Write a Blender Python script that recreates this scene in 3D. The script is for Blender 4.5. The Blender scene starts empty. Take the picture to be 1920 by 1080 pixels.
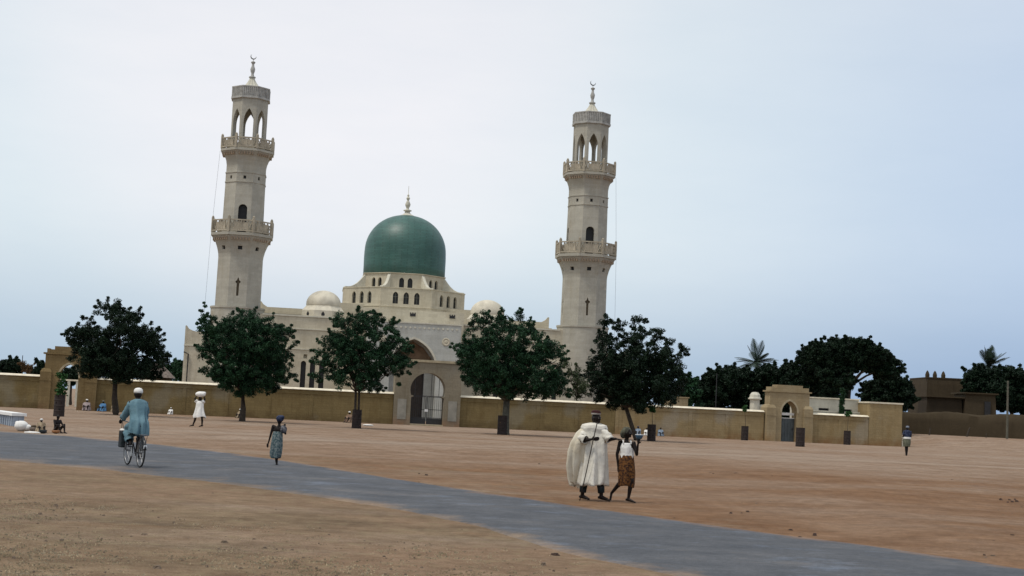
import bpy, bmesh, math, random
import numpy as np
from mathutils import Vector, Matrix, noise as mnoise
random.seed(7); rng = np.random.default_rng(11)
PI = math.pi; R_ = math.radians
sc = bpy.context.scene
COL = sc.collection

# ------------------------------------------------------------------ camera maths (metres, camera 1.7 m above the square)
FPX = 2700.0; ROLL = math.atan(.0475); PITCH = math.atan(227*math.cos(ROLL)/FPX); CAMH = 1.7
Fv = Vector((0, math.cos(PITCH), math.sin(PITCH))); R0 = Vector((1, 0, 0)); U0 = Vector((0, -math.sin(PITCH), math.cos(PITCH)))
Rv = R0*math.cos(ROLL)+U0*math.sin(ROLL); Uv = U0*math.cos(ROLL)-R0*math.sin(ROLL)
CAM = Vector((0, 0, CAMH))
def ray(px, py): return Fv+Rv*((px-960)/FPX)-Uv*((py-540)/FPX)
def at(px, py, Y):
    d = ray(px, py); return CAM+d*(Y/d.y)
def gnd(px, py):
    d = ray(px, py); return CAM+d*((0-CAMH)/d.z)
def smooth(t): t = max(0., min(1., t)); return t*t*(3-2*t)
def terrain(x, y):
    return 1.08*smooth((y-98)/58)*smooth((x-35)/9)
def gx(px, Y):
    """point of the ground under picture column px at distance Y"""
    z = 0
    for _ in range(3):
        # solve for the row where the ground lies
        d0 = 767+.0475*(px-960)
        py = d0+(CAMH-z)*FPX/Y
        p = at(px, py, Y); z = terrain(p.x, Y)
    return Vector((p.x, Y, z))

cd = bpy.data.cameras.new('camera'); cam = bpy.data.objects.new('camera', cd); COL.objects.link(cam)
cam.matrix_world = Matrix(((Rv.x, Uv.x, -Fv.x, 0), (Rv.y, Uv.y, -Fv.y, 0), (Rv.z, Uv.z, -Fv.z, CAMH), (0, 0, 0, 1)))
cd.sensor_width = 36; cd.lens = FPX/1920*36; cd.clip_start = .1; cd.clip_end = 9000
sc.camera = cam

# ------------------------------------------------------------------ materials
def nodes_of(name):
    m = bpy.data.materials.new(name); m.use_nodes = True
    nt = m.node_tree; b = nt.nodes['Principled BSDF']
    return m, nt, b
def N(nt, t, **kw):
    n = nt.nodes.new(t)
    for k, v in kw.items(): setattr(n, k, v)
    return n
def L(nt, a, b): nt.links.new(a, b)
def mixc(nt, f, a, b, mode='MIX'):
    n = N(nt, 'ShaderNodeMix', data_type='RGBA', blend_type=mode)
    for s, v in ((n.inputs[0], f), (n.inputs[6], a), (n.inputs[7], b)):
        if hasattr(v, 'links') or hasattr(v, 'is_linked'): L(nt, v, s)
        elif isinstance(v, (int, float)): s.default_value = v
        else: s.default_value = (*v, 1)
    return n.outputs[2]
def noise(nt, vec, scale, detail=4, rough=.6, lo=.35, hi=.65, stretch=None):
    if stretch:
        mp = N(nt, 'ShaderNodeMapping'); mp.inputs['Scale'].default_value = stretch; L(nt, vec, mp.inputs[0]); vec = mp.outputs[0]
    n = N(nt, 'ShaderNodeTexNoise'); n.inputs['Scale'].default_value = scale; n.inputs['Detail'].default_value = detail; n.inputs['Roughness'].default_value = rough
    L(nt, vec, n.inputs['Vector'])
    mr = N(nt, 'ShaderNodeMapRange'); mr.inputs[1].default_value = lo; mr.inputs[2].default_value = hi
    L(nt, n.outputs['Fac'], mr.inputs[0]); return mr.outputs[0]
def bump(nt, b, h, s=.3, d=.02, prev=None):
    n = N(nt, 'ShaderNodeBump'); n.inputs['Strength'].default_value = s; n.inputs['Distance'].default_value = d
    L(nt, h, n.inputs['Height']); L(nt, n.outputs[0], b.inputs['Normal'])
def simple(name, col, rough=.8, var=.25, scale=3, metal=0, bs=.2):
    m, nt, b = nodes_of(name); tc = N(nt, 'ShaderNodeTexCoord')
    f = noise(nt, tc.outputs['Object'], scale, 5)
    c2 = tuple(c*(1-var) for c in col); c3 = tuple(min(1, c*(1+var*.5)) for c in col)
    L(nt, mixc(nt, f, c2, c3), b.inputs['Base Color']); b.inputs['Roughness'].default_value = rough; b.inputs['Metallic'].default_value = metal
    if bs: bump(nt, b, noise(nt, tc.outputs['Object'], scale*7, 3), bs, .01)
    return m
def masonry(name, col, stain, bw=.55, bh=.22, mort=.8, rough=.9, pale=None, stain_amt=.7, low=None):
    """coursed blocks with weathering; works on upright faces of any heading"""
    m, nt, b = nodes_of(name); tc = N(nt, 'ShaderNodeTexCoord'); sp = N(nt, 'ShaderNodeSeparateXYZ'); L(nt, tc.outputs['Object'], sp.inputs[0])
    ad = N(nt, 'ShaderNodeMath', operation='ADD'); L(nt, sp.outputs[0], ad.inputs[0])
    ml = N(nt, 'ShaderNodeMath', operation='MULTIPLY'); ml.inputs[1].default_value = .73; L(nt, sp.outputs[1], ml.inputs[0]); L(nt, ml.outputs[0], ad.inputs[1])
    cb = N(nt, 'ShaderNodeCombineXYZ'); L(nt, ad.outputs[0], cb.inputs[0]); L(nt, sp.outputs[2], cb.inputs[1])
    br = N(nt, 'ShaderNodeTexBrick'); br.inputs['Scale'].default_value = 1; br.inputs['Brick Width'].default_value = bw; br.inputs['Row Height'].default_value = bh
    br.inputs['Mortar Size'].default_value = .014; br.inputs['Mortar Smooth'].default_value = .6
    br.inputs['Color1'].default_value = (1, 1, 1, 1); br.inputs['Color2'].default_value = (.86, .85, .84, 1); br.inputs['Mortar'].default_value = (mort, mort, mort, 1)
    L(nt, cb.outputs[0], br.inputs['Vector'])
    o = tc.outputs['Object']
    c = mixc(nt, noise(nt, o, .5, 6, .65, .38, .68), col, tuple(x*.82 for x in col))
    if stain_amt:
        s1 = noise(nt, o, .7, 6, .7, .5, .75, (1.2, 1.2, .35))
        k = N(nt, 'ShaderNodeMath', operation='MULTIPLY'); k.inputs[1].default_value = stain_amt; L(nt, s1, k.inputs[0])
        c = mixc(nt, k.outputs[0], c, stain)
    st_ = noise(nt, o, 1.6, 5, .65, .52, .70, (1.6, 1.6, .16)); kq = N(nt, 'ShaderNodeMath', operation='MULTIPLY'); kq.inputs[1].default_value = .5*stain_amt; L(nt, st_, kq.inputs[0])
    c = mixc(nt, kq.outputs[0], c, tuple(x*.72 for x in stain))
    if pale:
        s2 = noise(nt, o, .33, 4, .5, .56, .66, (1, 1, .8)); k = N(nt, 'ShaderNodeMath', operation='MULTIPLY'); k.inputs[1].default_value = .45; L(nt, s2, k.inputs[0])
        c = mixc(nt, k.outputs[0], c, pale)
    if low:   # rising damp / dust splash: a band of stain of its own along the foot, ragged
        mr = N(nt, 'ShaderNodeMapRange'); mr.inputs[1].default_value = low[0]; mr.inputs[2].default_value = 0; L(nt, sp.outputs[2], mr.inputs[0])
        k = N(nt, 'ShaderNodeMath', operation='MULTIPLY'); L(nt, mr.outputs[0], k.inputs[0]); L(nt, noise(nt, o, 1.1, 4, .6, .3, .6), k.inputs[1]); k.use_clamp = True
        c = mixc(nt, k.outputs[0], c, low[1])
    c = mixc(nt, .8, c, br.outputs['Color'], 'MULTIPLY')
    c = mixc(nt, noise(nt, o, 9, 3, .7, .3, .7), mixc(nt, 1, c, (.88, .88, .88), 'MULTIPLY'), c)
    L(nt, c, b.inputs['Base Color']); b.inputs['Roughness'].default_value = rough; b.inputs['Specular IOR Level'].default_value = .25
    bump(nt, b, noise(nt, o, 6, 5), .35, .02)
    return m
M_ = {}
M_['cream'] = masonry('cream masonry', (.60, .545, .42), (.455, .385, .27), .9, .34, .86, stain_amt=.6)
M_['minaret'] = masonry('minaret masonry', (.475, .45, .38), (.38, .335, .25), .7, .3, .86, stain_amt=.55)
M_['plaster'] = masonry('pale plaster', (.50, .505, .465), (.40, .385, .33), 1.2, .5, .96, stain_amt=.5)
M_['trim'] = simple('cream trim', (.56, .53, .435), .85, .15, 1.5)
M_['rail'] = simple('weathered balustrade', (.40, .35, .265), .9, .3, 1.2)
M_['wall'] = masonry('brown wall masonry', (.235, .175, .078), (.15, .10, .038), .6, .2, .72, pale=(.27, .25, .19), low=(.7, (.12, .08, .035)))
M_['wall_tan'] = masonry('tan wall masonry', (.35, .265, .14), (.27, .18, .075), .6, .2, .76, pale=(.36, .33, .27), low=(.8, (.24, .13, .055)))
M_['gate'] = masonry('tan gate masonry', (.38, .30, .18), (.29, .21, .1), .6, .2, .78, low=(.9, (.33, .21, .1)))
M_['portal_gate'] = masonry('grey tan gate masonry', (.27, .235, .17), (.19, .15, .095), .6, .2, .82, pale=(.29, .29, .27), low=(.9, (.28, .17, .10)))
M_['coping'] = simple('cream coping', (.72, .65, .50), .8, .2, 2)
M_['dome'] = None
M_['smalldome'] = simple('small dome plaster', (.58, .53, .42), .7, .2, 1)
M_['dark'] = simple('dark interior', (.012, .012, .014), .7, .3, 2)
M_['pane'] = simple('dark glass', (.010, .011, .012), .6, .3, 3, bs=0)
M_['iron'] = simple('black iron', (.02, .02, .022), .5, .3, 8)
M_['door'] = simple('dark wood', (.03, .02, .014), .7, .3, 3)
M_['greydoor'] = simple('grey sheet metal', (.07, .085, .09), .55, .25, 2)
M_['white'] = simple('white paint', (.78, .78, .76), .7, .12, 4)
M_['redbrown'] = simple('tan brown plaster', (.20, .135, .085), .9, .3, 2)
M_['bark'] = simple('bark', (.055, .042, .03), .95, .4, 6, bs=.6)
M_['bark_pale'] = simple('pale bark', (.11, .105, .08), .95, .35, 6, bs=.6)
M_['rust'] = simple('rusty drum', (.022, .013, .011), .8, .4, 5)
M_['mud'] = masonry('mud plaster', (.062, .046, .026), (.042, .029, .015), 1.5, .6, .97, low=(1.5, (.045, .032, .017)))
M_['mud_dark'] = masonry('dark mud plaster', (.036, .026, .015), (.025, .018, .01), 1.5, .6, .97)
M_['thatch'] = simple('thatch', (.20, .16, .13), .95, .4, 5, bs=.6)
M_['skin'] = simple('dark skin', (.011, .0065, .005), .5, .2, 10, bs=.1)
M_['skin'].node_tree.nodes['Principled BSDF'].inputs['Specular IOR Level'].default_value = .2
M_['crescent'] = simple('dark bronze', (.05, .045, .035), .45, .3, 5, metal=.6)

def dome_mat():
    m, nt, b = nodes_of('green dome tiles'); tc = N(nt, 'ShaderNodeTexCoord'); o = tc.outputs['Object']
    sp = N(nt, 'ShaderNodeSeparateXYZ'); L(nt, o, sp.inputs[0])
    ag = N(nt, 'ShaderNodeMath', operation='ARCTAN2'); L(nt, sp.outputs[0], ag.inputs[0]); L(nt, sp.outputs[1], ag.inputs[1])
    ml = N(nt, 'ShaderNodeMath', operation='MULTIPLY'); ml.inputs[1].default_value = 4.9; L(nt, ag.outputs[0], ml.inputs[0])
    cb = N(nt, 'ShaderNodeCombineXYZ'); L(nt, ml.outputs[0], cb.inputs[0]); L(nt, sp.outputs[2], cb.inputs[1])
    br = N(nt, 'ShaderNodeTexBrick'); br.inputs['Scale'].default_value = 1; br.inputs['Brick Width'].default_value = .34; br.inputs['Row Height'].default_value = .2
    br.inputs['Mortar Size'].default_value = .016; br.inputs['Color1'].default_value = (1, 1, 1, 1); br.inputs['Color2'].default_value = (.72, .74, .74, 1); br.inputs['Mortar'].default_value = (.6, .62, .6, 1)
    L(nt, cb.outputs[0], br.inputs['Vector'])
    c = mixc(nt, noise(nt, o, .6, 6, .7, .35, .65), (.030, .098, .082), (.048, .135, .112))
    c = mixc(nt, noise(nt, o, .8, 5, .7, .52, .8, (1, 1, .25)), c, (.065, .135, .115))
    c = mixc(nt, noise(nt, o, 1.1, 6, .75, .55, .9, (1.2, 1.2, .3)), c, (.09, .16, .14))
    c = mixc(nt, .85, c, br.outputs['Color'], 'MULTIPLY')
    L(nt, c, b.inputs['Base Color']); b.inputs['Roughness'].default_value = .46
    bump(nt, b, noise(nt, o, 5, 3), .25, .02); return m
M_['dome'] = dome_mat()
def leaf_mat(name, a, c, rough=.55):
    m, nt, b = nodes_of(name); tc = N(nt, 'ShaderNodeTexCoord'); gm = N(nt, 'ShaderNodeNewGeometry')
    f = noise(nt, tc.outputs['Object'], 1.3, 4, .6, .35, .65)
    mx = mixc(nt, f, a, c)
    mx = mixc(nt, gm.outputs['Random Per Island'], mixc(nt, 1, mx, (.55, .6, .6), 'MULTIPLY'), mx)
    L(nt, mx, b.inputs['Base Color']); b.inputs['Roughness'].default_value = rough; b.inputs['Specular IOR Level'].default_value = .14
    return m
M_['leaf'] = leaf_mat('neem leaves', (.010, .030, .015), (.028, .080, .034))
M_['leaf_dark'] = leaf_mat('dark leaves', (.007, .017, .009), (.015, .034, .016))
M_['leaf_olive'] = leaf_mat('olive leaves', (.03, .05, .022), (.07, .09, .04))
M_['leaf_bright'] = leaf_mat('young green leaves', (.02, .07, .015), (.04, .11, .03))
M_['leaf_rust'] = leaf_mat('rust leaves', (.10, .055, .025), (.16, .09, .04))
M_['palm'] = leaf_mat('palm fronds', (.03, .05, .035), (.06, .09, .065))
M_['column_green'] = leaf_mat('green column plant', (.014, .045, .018), (.03, .075, .03))

def cloth(name, a, c, scale, lo=.45, hi=.55, rough=.9):
    m, nt, b = nodes_of(name); tc = N(nt, 'ShaderNodeTexCoord')
    L(nt, mixc(nt, noise(nt, tc.outputs['Object'], scale, 3, .6, lo, hi), a, c), b.inputs['Base Color'])
    b.inputs['Roughness'].default_value = rough; b.inputs['Specular IOR Level'].default_value = .2
    bump(nt, b, noise(nt, tc.outputs['Object'], 9, 3), .3, .02); return m
M_['robe'] = cloth('white robe', (.70, .67, .60), (.58, .54, .46), 3, .3, .7)
M_['robe2'] = cloth('cream sleeve', (.66, .62, .52), (.54, .47, .35), 3, .3, .7)
M_['blue'] = cloth('blue gown', (.085, .165, .205), (.14, .235, .275), 4, .3, .7)
M_['navy'] = cloth('navy cloth', (.018, .025, .055), (.04, .05, .09), 12)
M_['darkcloth'] = cloth('dark cloth', (.012, .02, .022), (.03, .035, .04), 8)
M_['wrap_grey'] = cloth('grey blue printed wrapper', (.17, .20, .20), (.05, .085, .095), 24)
M_['wrap_brown'] = cloth('brown printed wrapper', (.035, .016, .01), (.15, .065, .02), 30)
M_['whitecloth'] = cloth('white cloth', (.80, .79, .76), (.68, .66, .62), 6, .3, .7)
M_['greycloth'] = cloth('grey cloth', (.22, .22, .18), (.12, .12, .10), 6, .3, .7)
M_['greenish'] = cloth('grey green cloth', (.16, .17, .12), (.09, .09, .065), 8, .3, .7)
M_['red'] = cloth('dark red felt', (.045, .012, .012), (.03, .009, .009), 8)
M_['bluebowl'] = simple('blue enamel', (.03, .09, .15), .35, .2, 5)
M_['calabash'] = simple('calabash', (.28, .12, .04), .6, .2, 5)

M_['gate_dark'] = masonry('brown gate masonry', (.25, .18, .085), (.165, .105, .04), .6, .2, .74, low=(.8, (.2, .12, .06)))
M_['greydark'] = cloth('mottled grey cloth', (.05, .05, .06), (.14, .14, .15), 14)
M_['greycap'] = cloth('faded cap band', (.42, .38, .34), (.3, .26, .24), 10)
M_['scarf'] = cloth('dusty dark scarf', (.10, .10, .07), (.045, .045, .035), 10)
M_['paleb'] = cloth('pale mauve cloth', (.34, .28, .27), (.24, .19, .19), 8)
M_['bluec'] = cloth('bright blue cloth', (.06, .16, .32), (.10, .22, .36), 8)
M_['tanc'] = cloth('tan cloth', (.34, .27, .18), (.20, .15, .10), 8)
M_['brownc'] = cloth('brown cloth', (.16, .10, .07), (.22, .15, .10), 8)
M_['paleblue'] = cloth('pale blue cloth', (.25, .30, .36), (.13, .17, .22), 8)
M_['greyblue'] = cloth('grey blue cloth', (.12, .14, .18), (.18, .20, .24), 8)
M_['bluewash'] = masonry('blue grey limewash', (.36, .42, .50), (.16, .20, .27), .4, .22, .6)

# ------------------------------------------------------------------ mesh builder
class MB:
    def __init__(s): s.v = []; s.f = []
    def add(s, vs, fs, m=None):
        n = len(s.v)
        s.v += [tuple(m @ Vector(v)) if m else tuple(v) for v in vs]
        s.f += [tuple(i+n for i in f) for f in fs]
    def box(s, x0, x1, y0, y1, z0, z1, m=None):
        s.add([(x0,y0,z0),(x1,y0,z0),(x1,y1,z0),(x0,y1,z0),(x0,y0,z1),(x1,y0,z1),(x1,y1,z1),(x0,y1,z1)],
              [(0,3,2,1),(4,5,6,7),(0,1,5,4),(1,2,6,5),(2,3,7,6),(3,0,4,7)], m)
    def prism(s, poly, y0, y1, m=None):
        """poly in (x,z), counter-clockwise seen from -y"""
        n = len(poly)
        vs = [(x, y0, z) for x, z in poly]+[(x, y1, z) for x, z in poly]
        fs = [tuple(range(n)), tuple(range(2*n-1, n-1, -1))]+[(i, i+n, (i+1) % n+n, (i+1) % n) for i in range(n)]
        s.add(vs, fs, m)
    def loft(s, rings, closed=True, cap=(True, True), m=None):
        n = len(rings[0]); vs = [p for r in rings for p in r]; fs = []
        for k in range(len(rings)-1):
            for i in range(n if closed else n-1):
                j = (i+1) % n; fs.append((k*n+i, k*n+j, (k+1)*n+j, (k+1)*n+i))
        if cap[0]: fs.append(tuple(range(n-1, -1, -1)))
        if cap[1]: fs.append(tuple((len(rings)-1)*n+i for i in range(n)))
        s.add(vs, fs, m)
    def lathe(s, prof, n=24, m=None, a0=0, flute=0, nf=0):
        rings = []
        for r, z in prof:
            rings.append([((r*(1+flute*math.cos(nf*(a0+2*PI*i/n))))*math.cos(a0+2*PI*i/n), (r*(1+flute*math.cos(nf*(a0+2*PI*i/n))))*math.sin(a0+2*PI*i/n), z) for i in range(n)])
        s.loft(rings, m=m)
    def octo(s, prof, m=None):   # prof of (apothem, z)
        s.lathe([(a/math.cos(PI/8), z) for a, z in prof], 8, m, PI/8)
    def tube(s, pts, rad, n=8, m=None, cap=True):
        pts = [Vector(p) for p in pts]
        if not hasattr(rad, '__len__'): rad = [rad]*len(pts)
        rings = []; up = Vector((0, 0, 1))
        for i, p in enumerate(pts):
            t = (pts[min(i+1, len(pts)-1)]-pts[max(i-1, 0)]).normalized()
            u = t.cross(up)
            if u.length < .05: u = t.cross(Vector((0, 1, 0)))
            u.normalize(); w = t.cross(u).normalized()
            rings.append([tuple(p+(u*math.cos(2*PI*k/n)+w*math.sin(2*PI*k/n))*rad[i]) for k in range(n)])
        s.loft(rings, cap=(cap, cap), m=m)
    def ellip(s, c, r, n=12, k=8, m=None):
        rings = []
        for i in range(1, k):
            a = -PI/2+PI*i/k
            rings.append([(c[0]+r[0]*math.cos(a)*math.cos(2*PI*j/n), c[1]+r[1]*math.cos(a)*math.sin(2*PI*j/n), c[2]+r[2]*math.sin(a)) for j in range(n)])
        s.loft(rings, m=m)
    def torus(s, R, r, n=28, k=8, m=None, a0=0, a1=2*PI):
        full = abs(a1-a0-2*PI) < 1e-6; rings = []
        for i in range(n if full else n+1):
            a = a0+(a1-a0)*i/n
            rings.append([((R+r*math.cos(2*PI*j/k))*math.cos(a), r*math.sin(2*PI*j/k), (R+r*math.cos(2*PI*j/k))*math.sin(a)) for j in range(k)])
        if full: rings.append(rings[0])
        s.loft(rings, cap=(not full, not full), m=m)
    def build(s, name, mat, parent=None, smooth_=False, fix=True):
        me = bpy.data.meshes.new(name); me.from_pydata(s.v, [], s.f)
        if fix:
            bm = bmesh.new(); bm.from_mesh(me); bmesh.ops.recalc_face_normals(bm, faces=bm.faces); bm.to_mesh(me); bm.free()
        me.materials.append(mat)
        if smooth_:
            me.polygons.foreach_set('use_smooth', [True]*len(me.polygons))
            if smooth_ != 'all':
                try: me.set_sharp_from_angle(angle=R_(40))
                except Exception: pass
        me.update()
        o = bpy.data.objects.new(name, me); COL.objects.link(o); o.parent = parent
        return o
def bake(o):
    dg = bpy.context.evaluated_depsgraph_get(); dg.update()
    me = bpy.data.meshes.new_from_object(o.evaluated_get(dg)); old = o.data; o.modifiers.clear(); o.data = me
    me.name = o.name
    if old.users == 0: bpy.data.meshes.remove(old)
    return o
def cut(o, *cutters):
    """o is unparented; subtract the cutter meshes"""
    par = o.parent; o.parent = None; cs = []
    for c in cutters:
        co = c.build('cutter', M_['dark']); cs.append(co)
        md = o.modifiers.new('b', 'BOOLEAN'); md.operation = 'DIFFERENCE'; md.solver = 'EXACT'; md.object = co
    bake(o)
    for co in cs:
        me = co.data; bpy.data.objects.remove(co); bpy.data.meshes.remove(me)
    while len(o.data.materials) > 1: o.data.materials.pop()
    o.parent = par; return o
def tag(o, label=None, cat=None, group=None, kind=None):
    if label: o['label'] = label
    if cat: o['category'] = cat
    if group: o['group'] = group
    if kind: o['kind'] = kind
    return o
def thing(name, loc, rz=0, label=None, cat=None, group=None):
    o = bpy.data.objects.new(name, None); COL.objects.link(o); o.location = loc; o.rotation_euler = (0, 0, rz); o.empty_display_size = .3
    return tag(o, label, cat, group)
def Rz(a): return Matrix.Rotation(a, 4, 'Z')
def T(x, y, z): return Matrix.Translation((x, y, z))
def arch_poly(x0, x1, z0, zs, za, n=8, kind='point'):
    """opening outline from the left foot over the arch to the right foot; x,z"""
    cx = (x0+x1)/2; w = (x1-x0)/2; p = [(x1, z0), (x1, zs)]
    for i in range(1, 2*n):
        t = i/(2*n)
        if kind == 'round': a = PI*t; p.append((cx+w*math.cos(a), zs+(za-zs)*math.sin(a)))
        else:
            u = 1-abs(2*t-1); sgn = 1 if t < .5 else -1
            xx = w*(1-u)**.75 if kind == 'ogee' else w*math.cos(u*PI/2)**.8*(1) 
            if kind == 'point':
                # two arcs meeting in a point
                xx = w*(1-u**1.7); 
            p.append((cx+sgn*xx, zs+(za-zs)*(u if kind == 'point' else u**1.0)))
    p += [(x0, zs), (x0, z0)]
    return p[::-1] if False else p
def pointed(x0, x1, z0, zs, za, n=7):
    cx = (x0+x1)/2; w = (x1-x0)/2; h = za-zs
    # arc of radius Rr through (w,zs) tangent vertical, apex (0,za)
    Rr = (w*w+h*h)/(2*w); a1 = math.asin(min(1, h/Rr)); p = [(x1, z0)]
    for i in range(n+1):
        a = a1*i/n; p.append((cx+w-Rr+Rr*math.cos(a), zs+Rr*math.sin(a)))
    q = [(2*cx-x, z) for x, z in p[:-1]][::-1]
    return p+q
def roundarch(x0, x1, z0, zs, n=12):
    cx = (x0+x1)/2; w = (x1-x0)/2
    return [(x1, z0)]+[(cx+w*math.cos(PI*i/n), zs+w*math.sin(PI*i/n)) for i in range(n+1)]+[(x0, z0)]

# ------------------------------------------------------------------ world and sun
SUN_EL, SUN_AZ = R_(64), math.atan2(-.62, -.78)   # towards the sun: left and a little behind the viewer
sun_dir = Vector((math.cos(SUN_EL)*-.84, math.cos(SUN_EL)*-.54, math.sin(SUN_EL))).normalized()
w = bpy.data.worlds.new('World'); sc.world = w; w.use_nodes = True
nt = w.node_tree; bg = nt.nodes['Background']; STR = .1
sky = N(nt, 'ShaderNodeTexSky', sky_type='NISHITA'); sky.sun_disc = False; sky.sun_elevation = SUN_EL; sky.sun_rotation = math.atan2(sun_dir.x, sun_dir.y)
sky.dust_density = 4; sky.air_density = 1.2
tc = N(nt, 'ShaderNodeTexCoord'); gen = tc.outputs['Generated']; sp = N(nt, 'ShaderNodeSeparateXYZ'); L(nt, gen, sp.inputs[0])
def mr(v, a, b, c=0, d=1, it='SMOOTHSTEP'):
    n = N(nt, 'ShaderNodeMapRange', interpolation_type=it); n.inputs[1].default_value = a; n.inputs[2].default_value = b; n.inputs[3].default_value = c; n.inputs[4].default_value = d
    L(nt, v, n.inputs[0]); return n.outputs[0]
nz = noise(nt, gen, 3.2, 7, .62, .3, .7, (1, 1, 3.5)); nz2 = noise(nt, gen, 9, 6, .6, .3, .7, (1, 1, 4))
lowc = mixc(nt, mr(sp.outputs[0], -.02, .36), (.46, .59, .73), (.31, .445, .66))
midc = mixc(nt, mr(sp.outputs[0], .02, .43), (.765, .855, .915), (.52, .65, .84))
cl = mixc(nt, mr(sp.outputs[2], .0, .13), lowc, midc)
gd = ray(600, 0).normalized(); dp = N(nt, 'ShaderNodeVectorMath', operation='DOT_PRODUCT'); dp.inputs[1].default_value = gd; L(nt, gen, dp.inputs[0])
gl = mr(dp.outputs['Value'], .968, .998, 0, .85)
cl = mixc(nt, gl, cl, (.93, .925, .97))
cl = mixc(nt, mr(sp.outputs[2], .14, .5), cl, (.74, .78, .84))
kk = N(nt, 'ShaderNodeMath', operation='MULTIPLY'); kk.inputs[1].default_value = .8; L(nt, nz, kk.inputs[0])
cl = mixc(nt, kk.outputs[0], cl, mixc(nt, 1, cl, (1.07, 1.05, 1.03), 'MULTIPLY'))
kk2 = N(nt, 'ShaderNodeMath', operation='MULTIPLY'); kk2.inputs[1].default_value = .5; L(nt, nz2, kk2.inputs[0])
cl = mixc(nt, kk2.outputs[0], cl, mixc(nt, 1, cl, (.93, .95, .97), 'MULTIPLY'))
scl = N(nt, 'ShaderNodeVectorMath', operation='SCALE'); scl.inputs['Scale'].default_value = 1/STR; L(nt, cl, scl.inputs[0])
L(nt, mixc(nt, .93, sky.outputs[0], scl.outputs[0]), bg.inputs[0]); bg.inputs[1].default_value = STR
sl = bpy.data.lights.new('sun', 'SUN'); sl.energy = 2.0; sl.angle = R_(8); sl.color = (1, .95, .86)
so = bpy.data.objects.new('sun', sl); COL.objects.link(so); so.rotation_euler = sun_dir.to_track_quat('Z', 'Y').to_euler(); so.location = (0, 0, 60)

# ------------------------------------------------------------------ ground and road
UP = [(-60, 74), (-40, 65), (-25, 57.2), (-18.7, 53.6), (-14.0, 50.6), (-8.9, 44.4), (-5.5, 38.9), (-2.2, 32.6), (.2, 28.5), (2.1, 25.4), (3.9, 22.7), (5.7, 20.3), (6.8, 18.2), (8.6, 14.5), (11, 9), (14, 2), (18, -8)]
LO = [(-60, 52), (-40, 43.5), (-22, 36.5), (-14.5, 34), (-11.3, 32.6), (-6.8, 29.2), (-4.3, 26.6), (-2.1, 23.8), (-.7, 21.5), (.4, 18.6), (.95, 17), (1.8, 15.4), (2.6, 13.6), (3.6, 11), (5.5, 6), (8, 0), (11, -9)]
def resample(pts, n):
    # catmull-rom through the points, n samples
    out = []; m = len(pts)-1
    for i in range(n):
        t = i/(n-1)*m; k = min(int(t), m-1); f = t-k
        p0, p1, p2, p3 = [Vector((*pts[max(0, min(m, j))], 0)) for j in (k-1, k, k+1, k+2)]
        out.append(.5*((2*p1)+(p2-p0)*f+(2*p0-5*p1+4*p2-p3)*f*f+(3*p1-p0-3*p2+p3)*f**3))
    return out
NS = 340; U = resample(UP, NS); Lw = resample(LO, NS); NC = 22
rv = []; ru = []
for i in range(NS):
    for j in range(NC+1):
        t = j/NC; p = Lw[i].lerp(U[i], t)
        if j in (0, NC):
            q = mnoise.noise(Vector((p.x*.5, p.y*.5, 3)))*.35+mnoise.noise(Vector((p.x*2, p.y*2, 3)))*.12
            p = p+(U[i]-Lw[i]).normalized()*q
        crown = .03*math.sin(PI*t); rv.append((p.x, p.y, -.012 if j in (0, NC) else .010+crown)); ru.append(t)
rf = [(i*(NC+1)+j, i*(NC+1)+j+1, (i+1)*(NC+1)+j+1, (i+1)*(NC+1)+j) for i in range(NS-1) for j in range(NC)]
me = bpy.data.meshes.new('road'); me.from_pydata(rv, [], rf)
at_ = me.attributes.new('across', 'FLOAT', 'POINT'); at_.data.foreach_set('value', ru)
bm = bmesh.new(); bm.from_mesh(me); bmesh.ops.recalc_face_normals(bm, faces=bm.faces)
if sum(f.normal.z for f in bm.faces) < 0: bmesh.ops.reverse_faces(bm, faces=bm.faces)
bm.to_mesh(me); bm.free(); me.polygons.foreach_set('use_smooth', [True]*len(me.polygons))
road = bpy.data.objects.new('road', me); COL.objects.link(road); tag(road, kind='structure')

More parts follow.
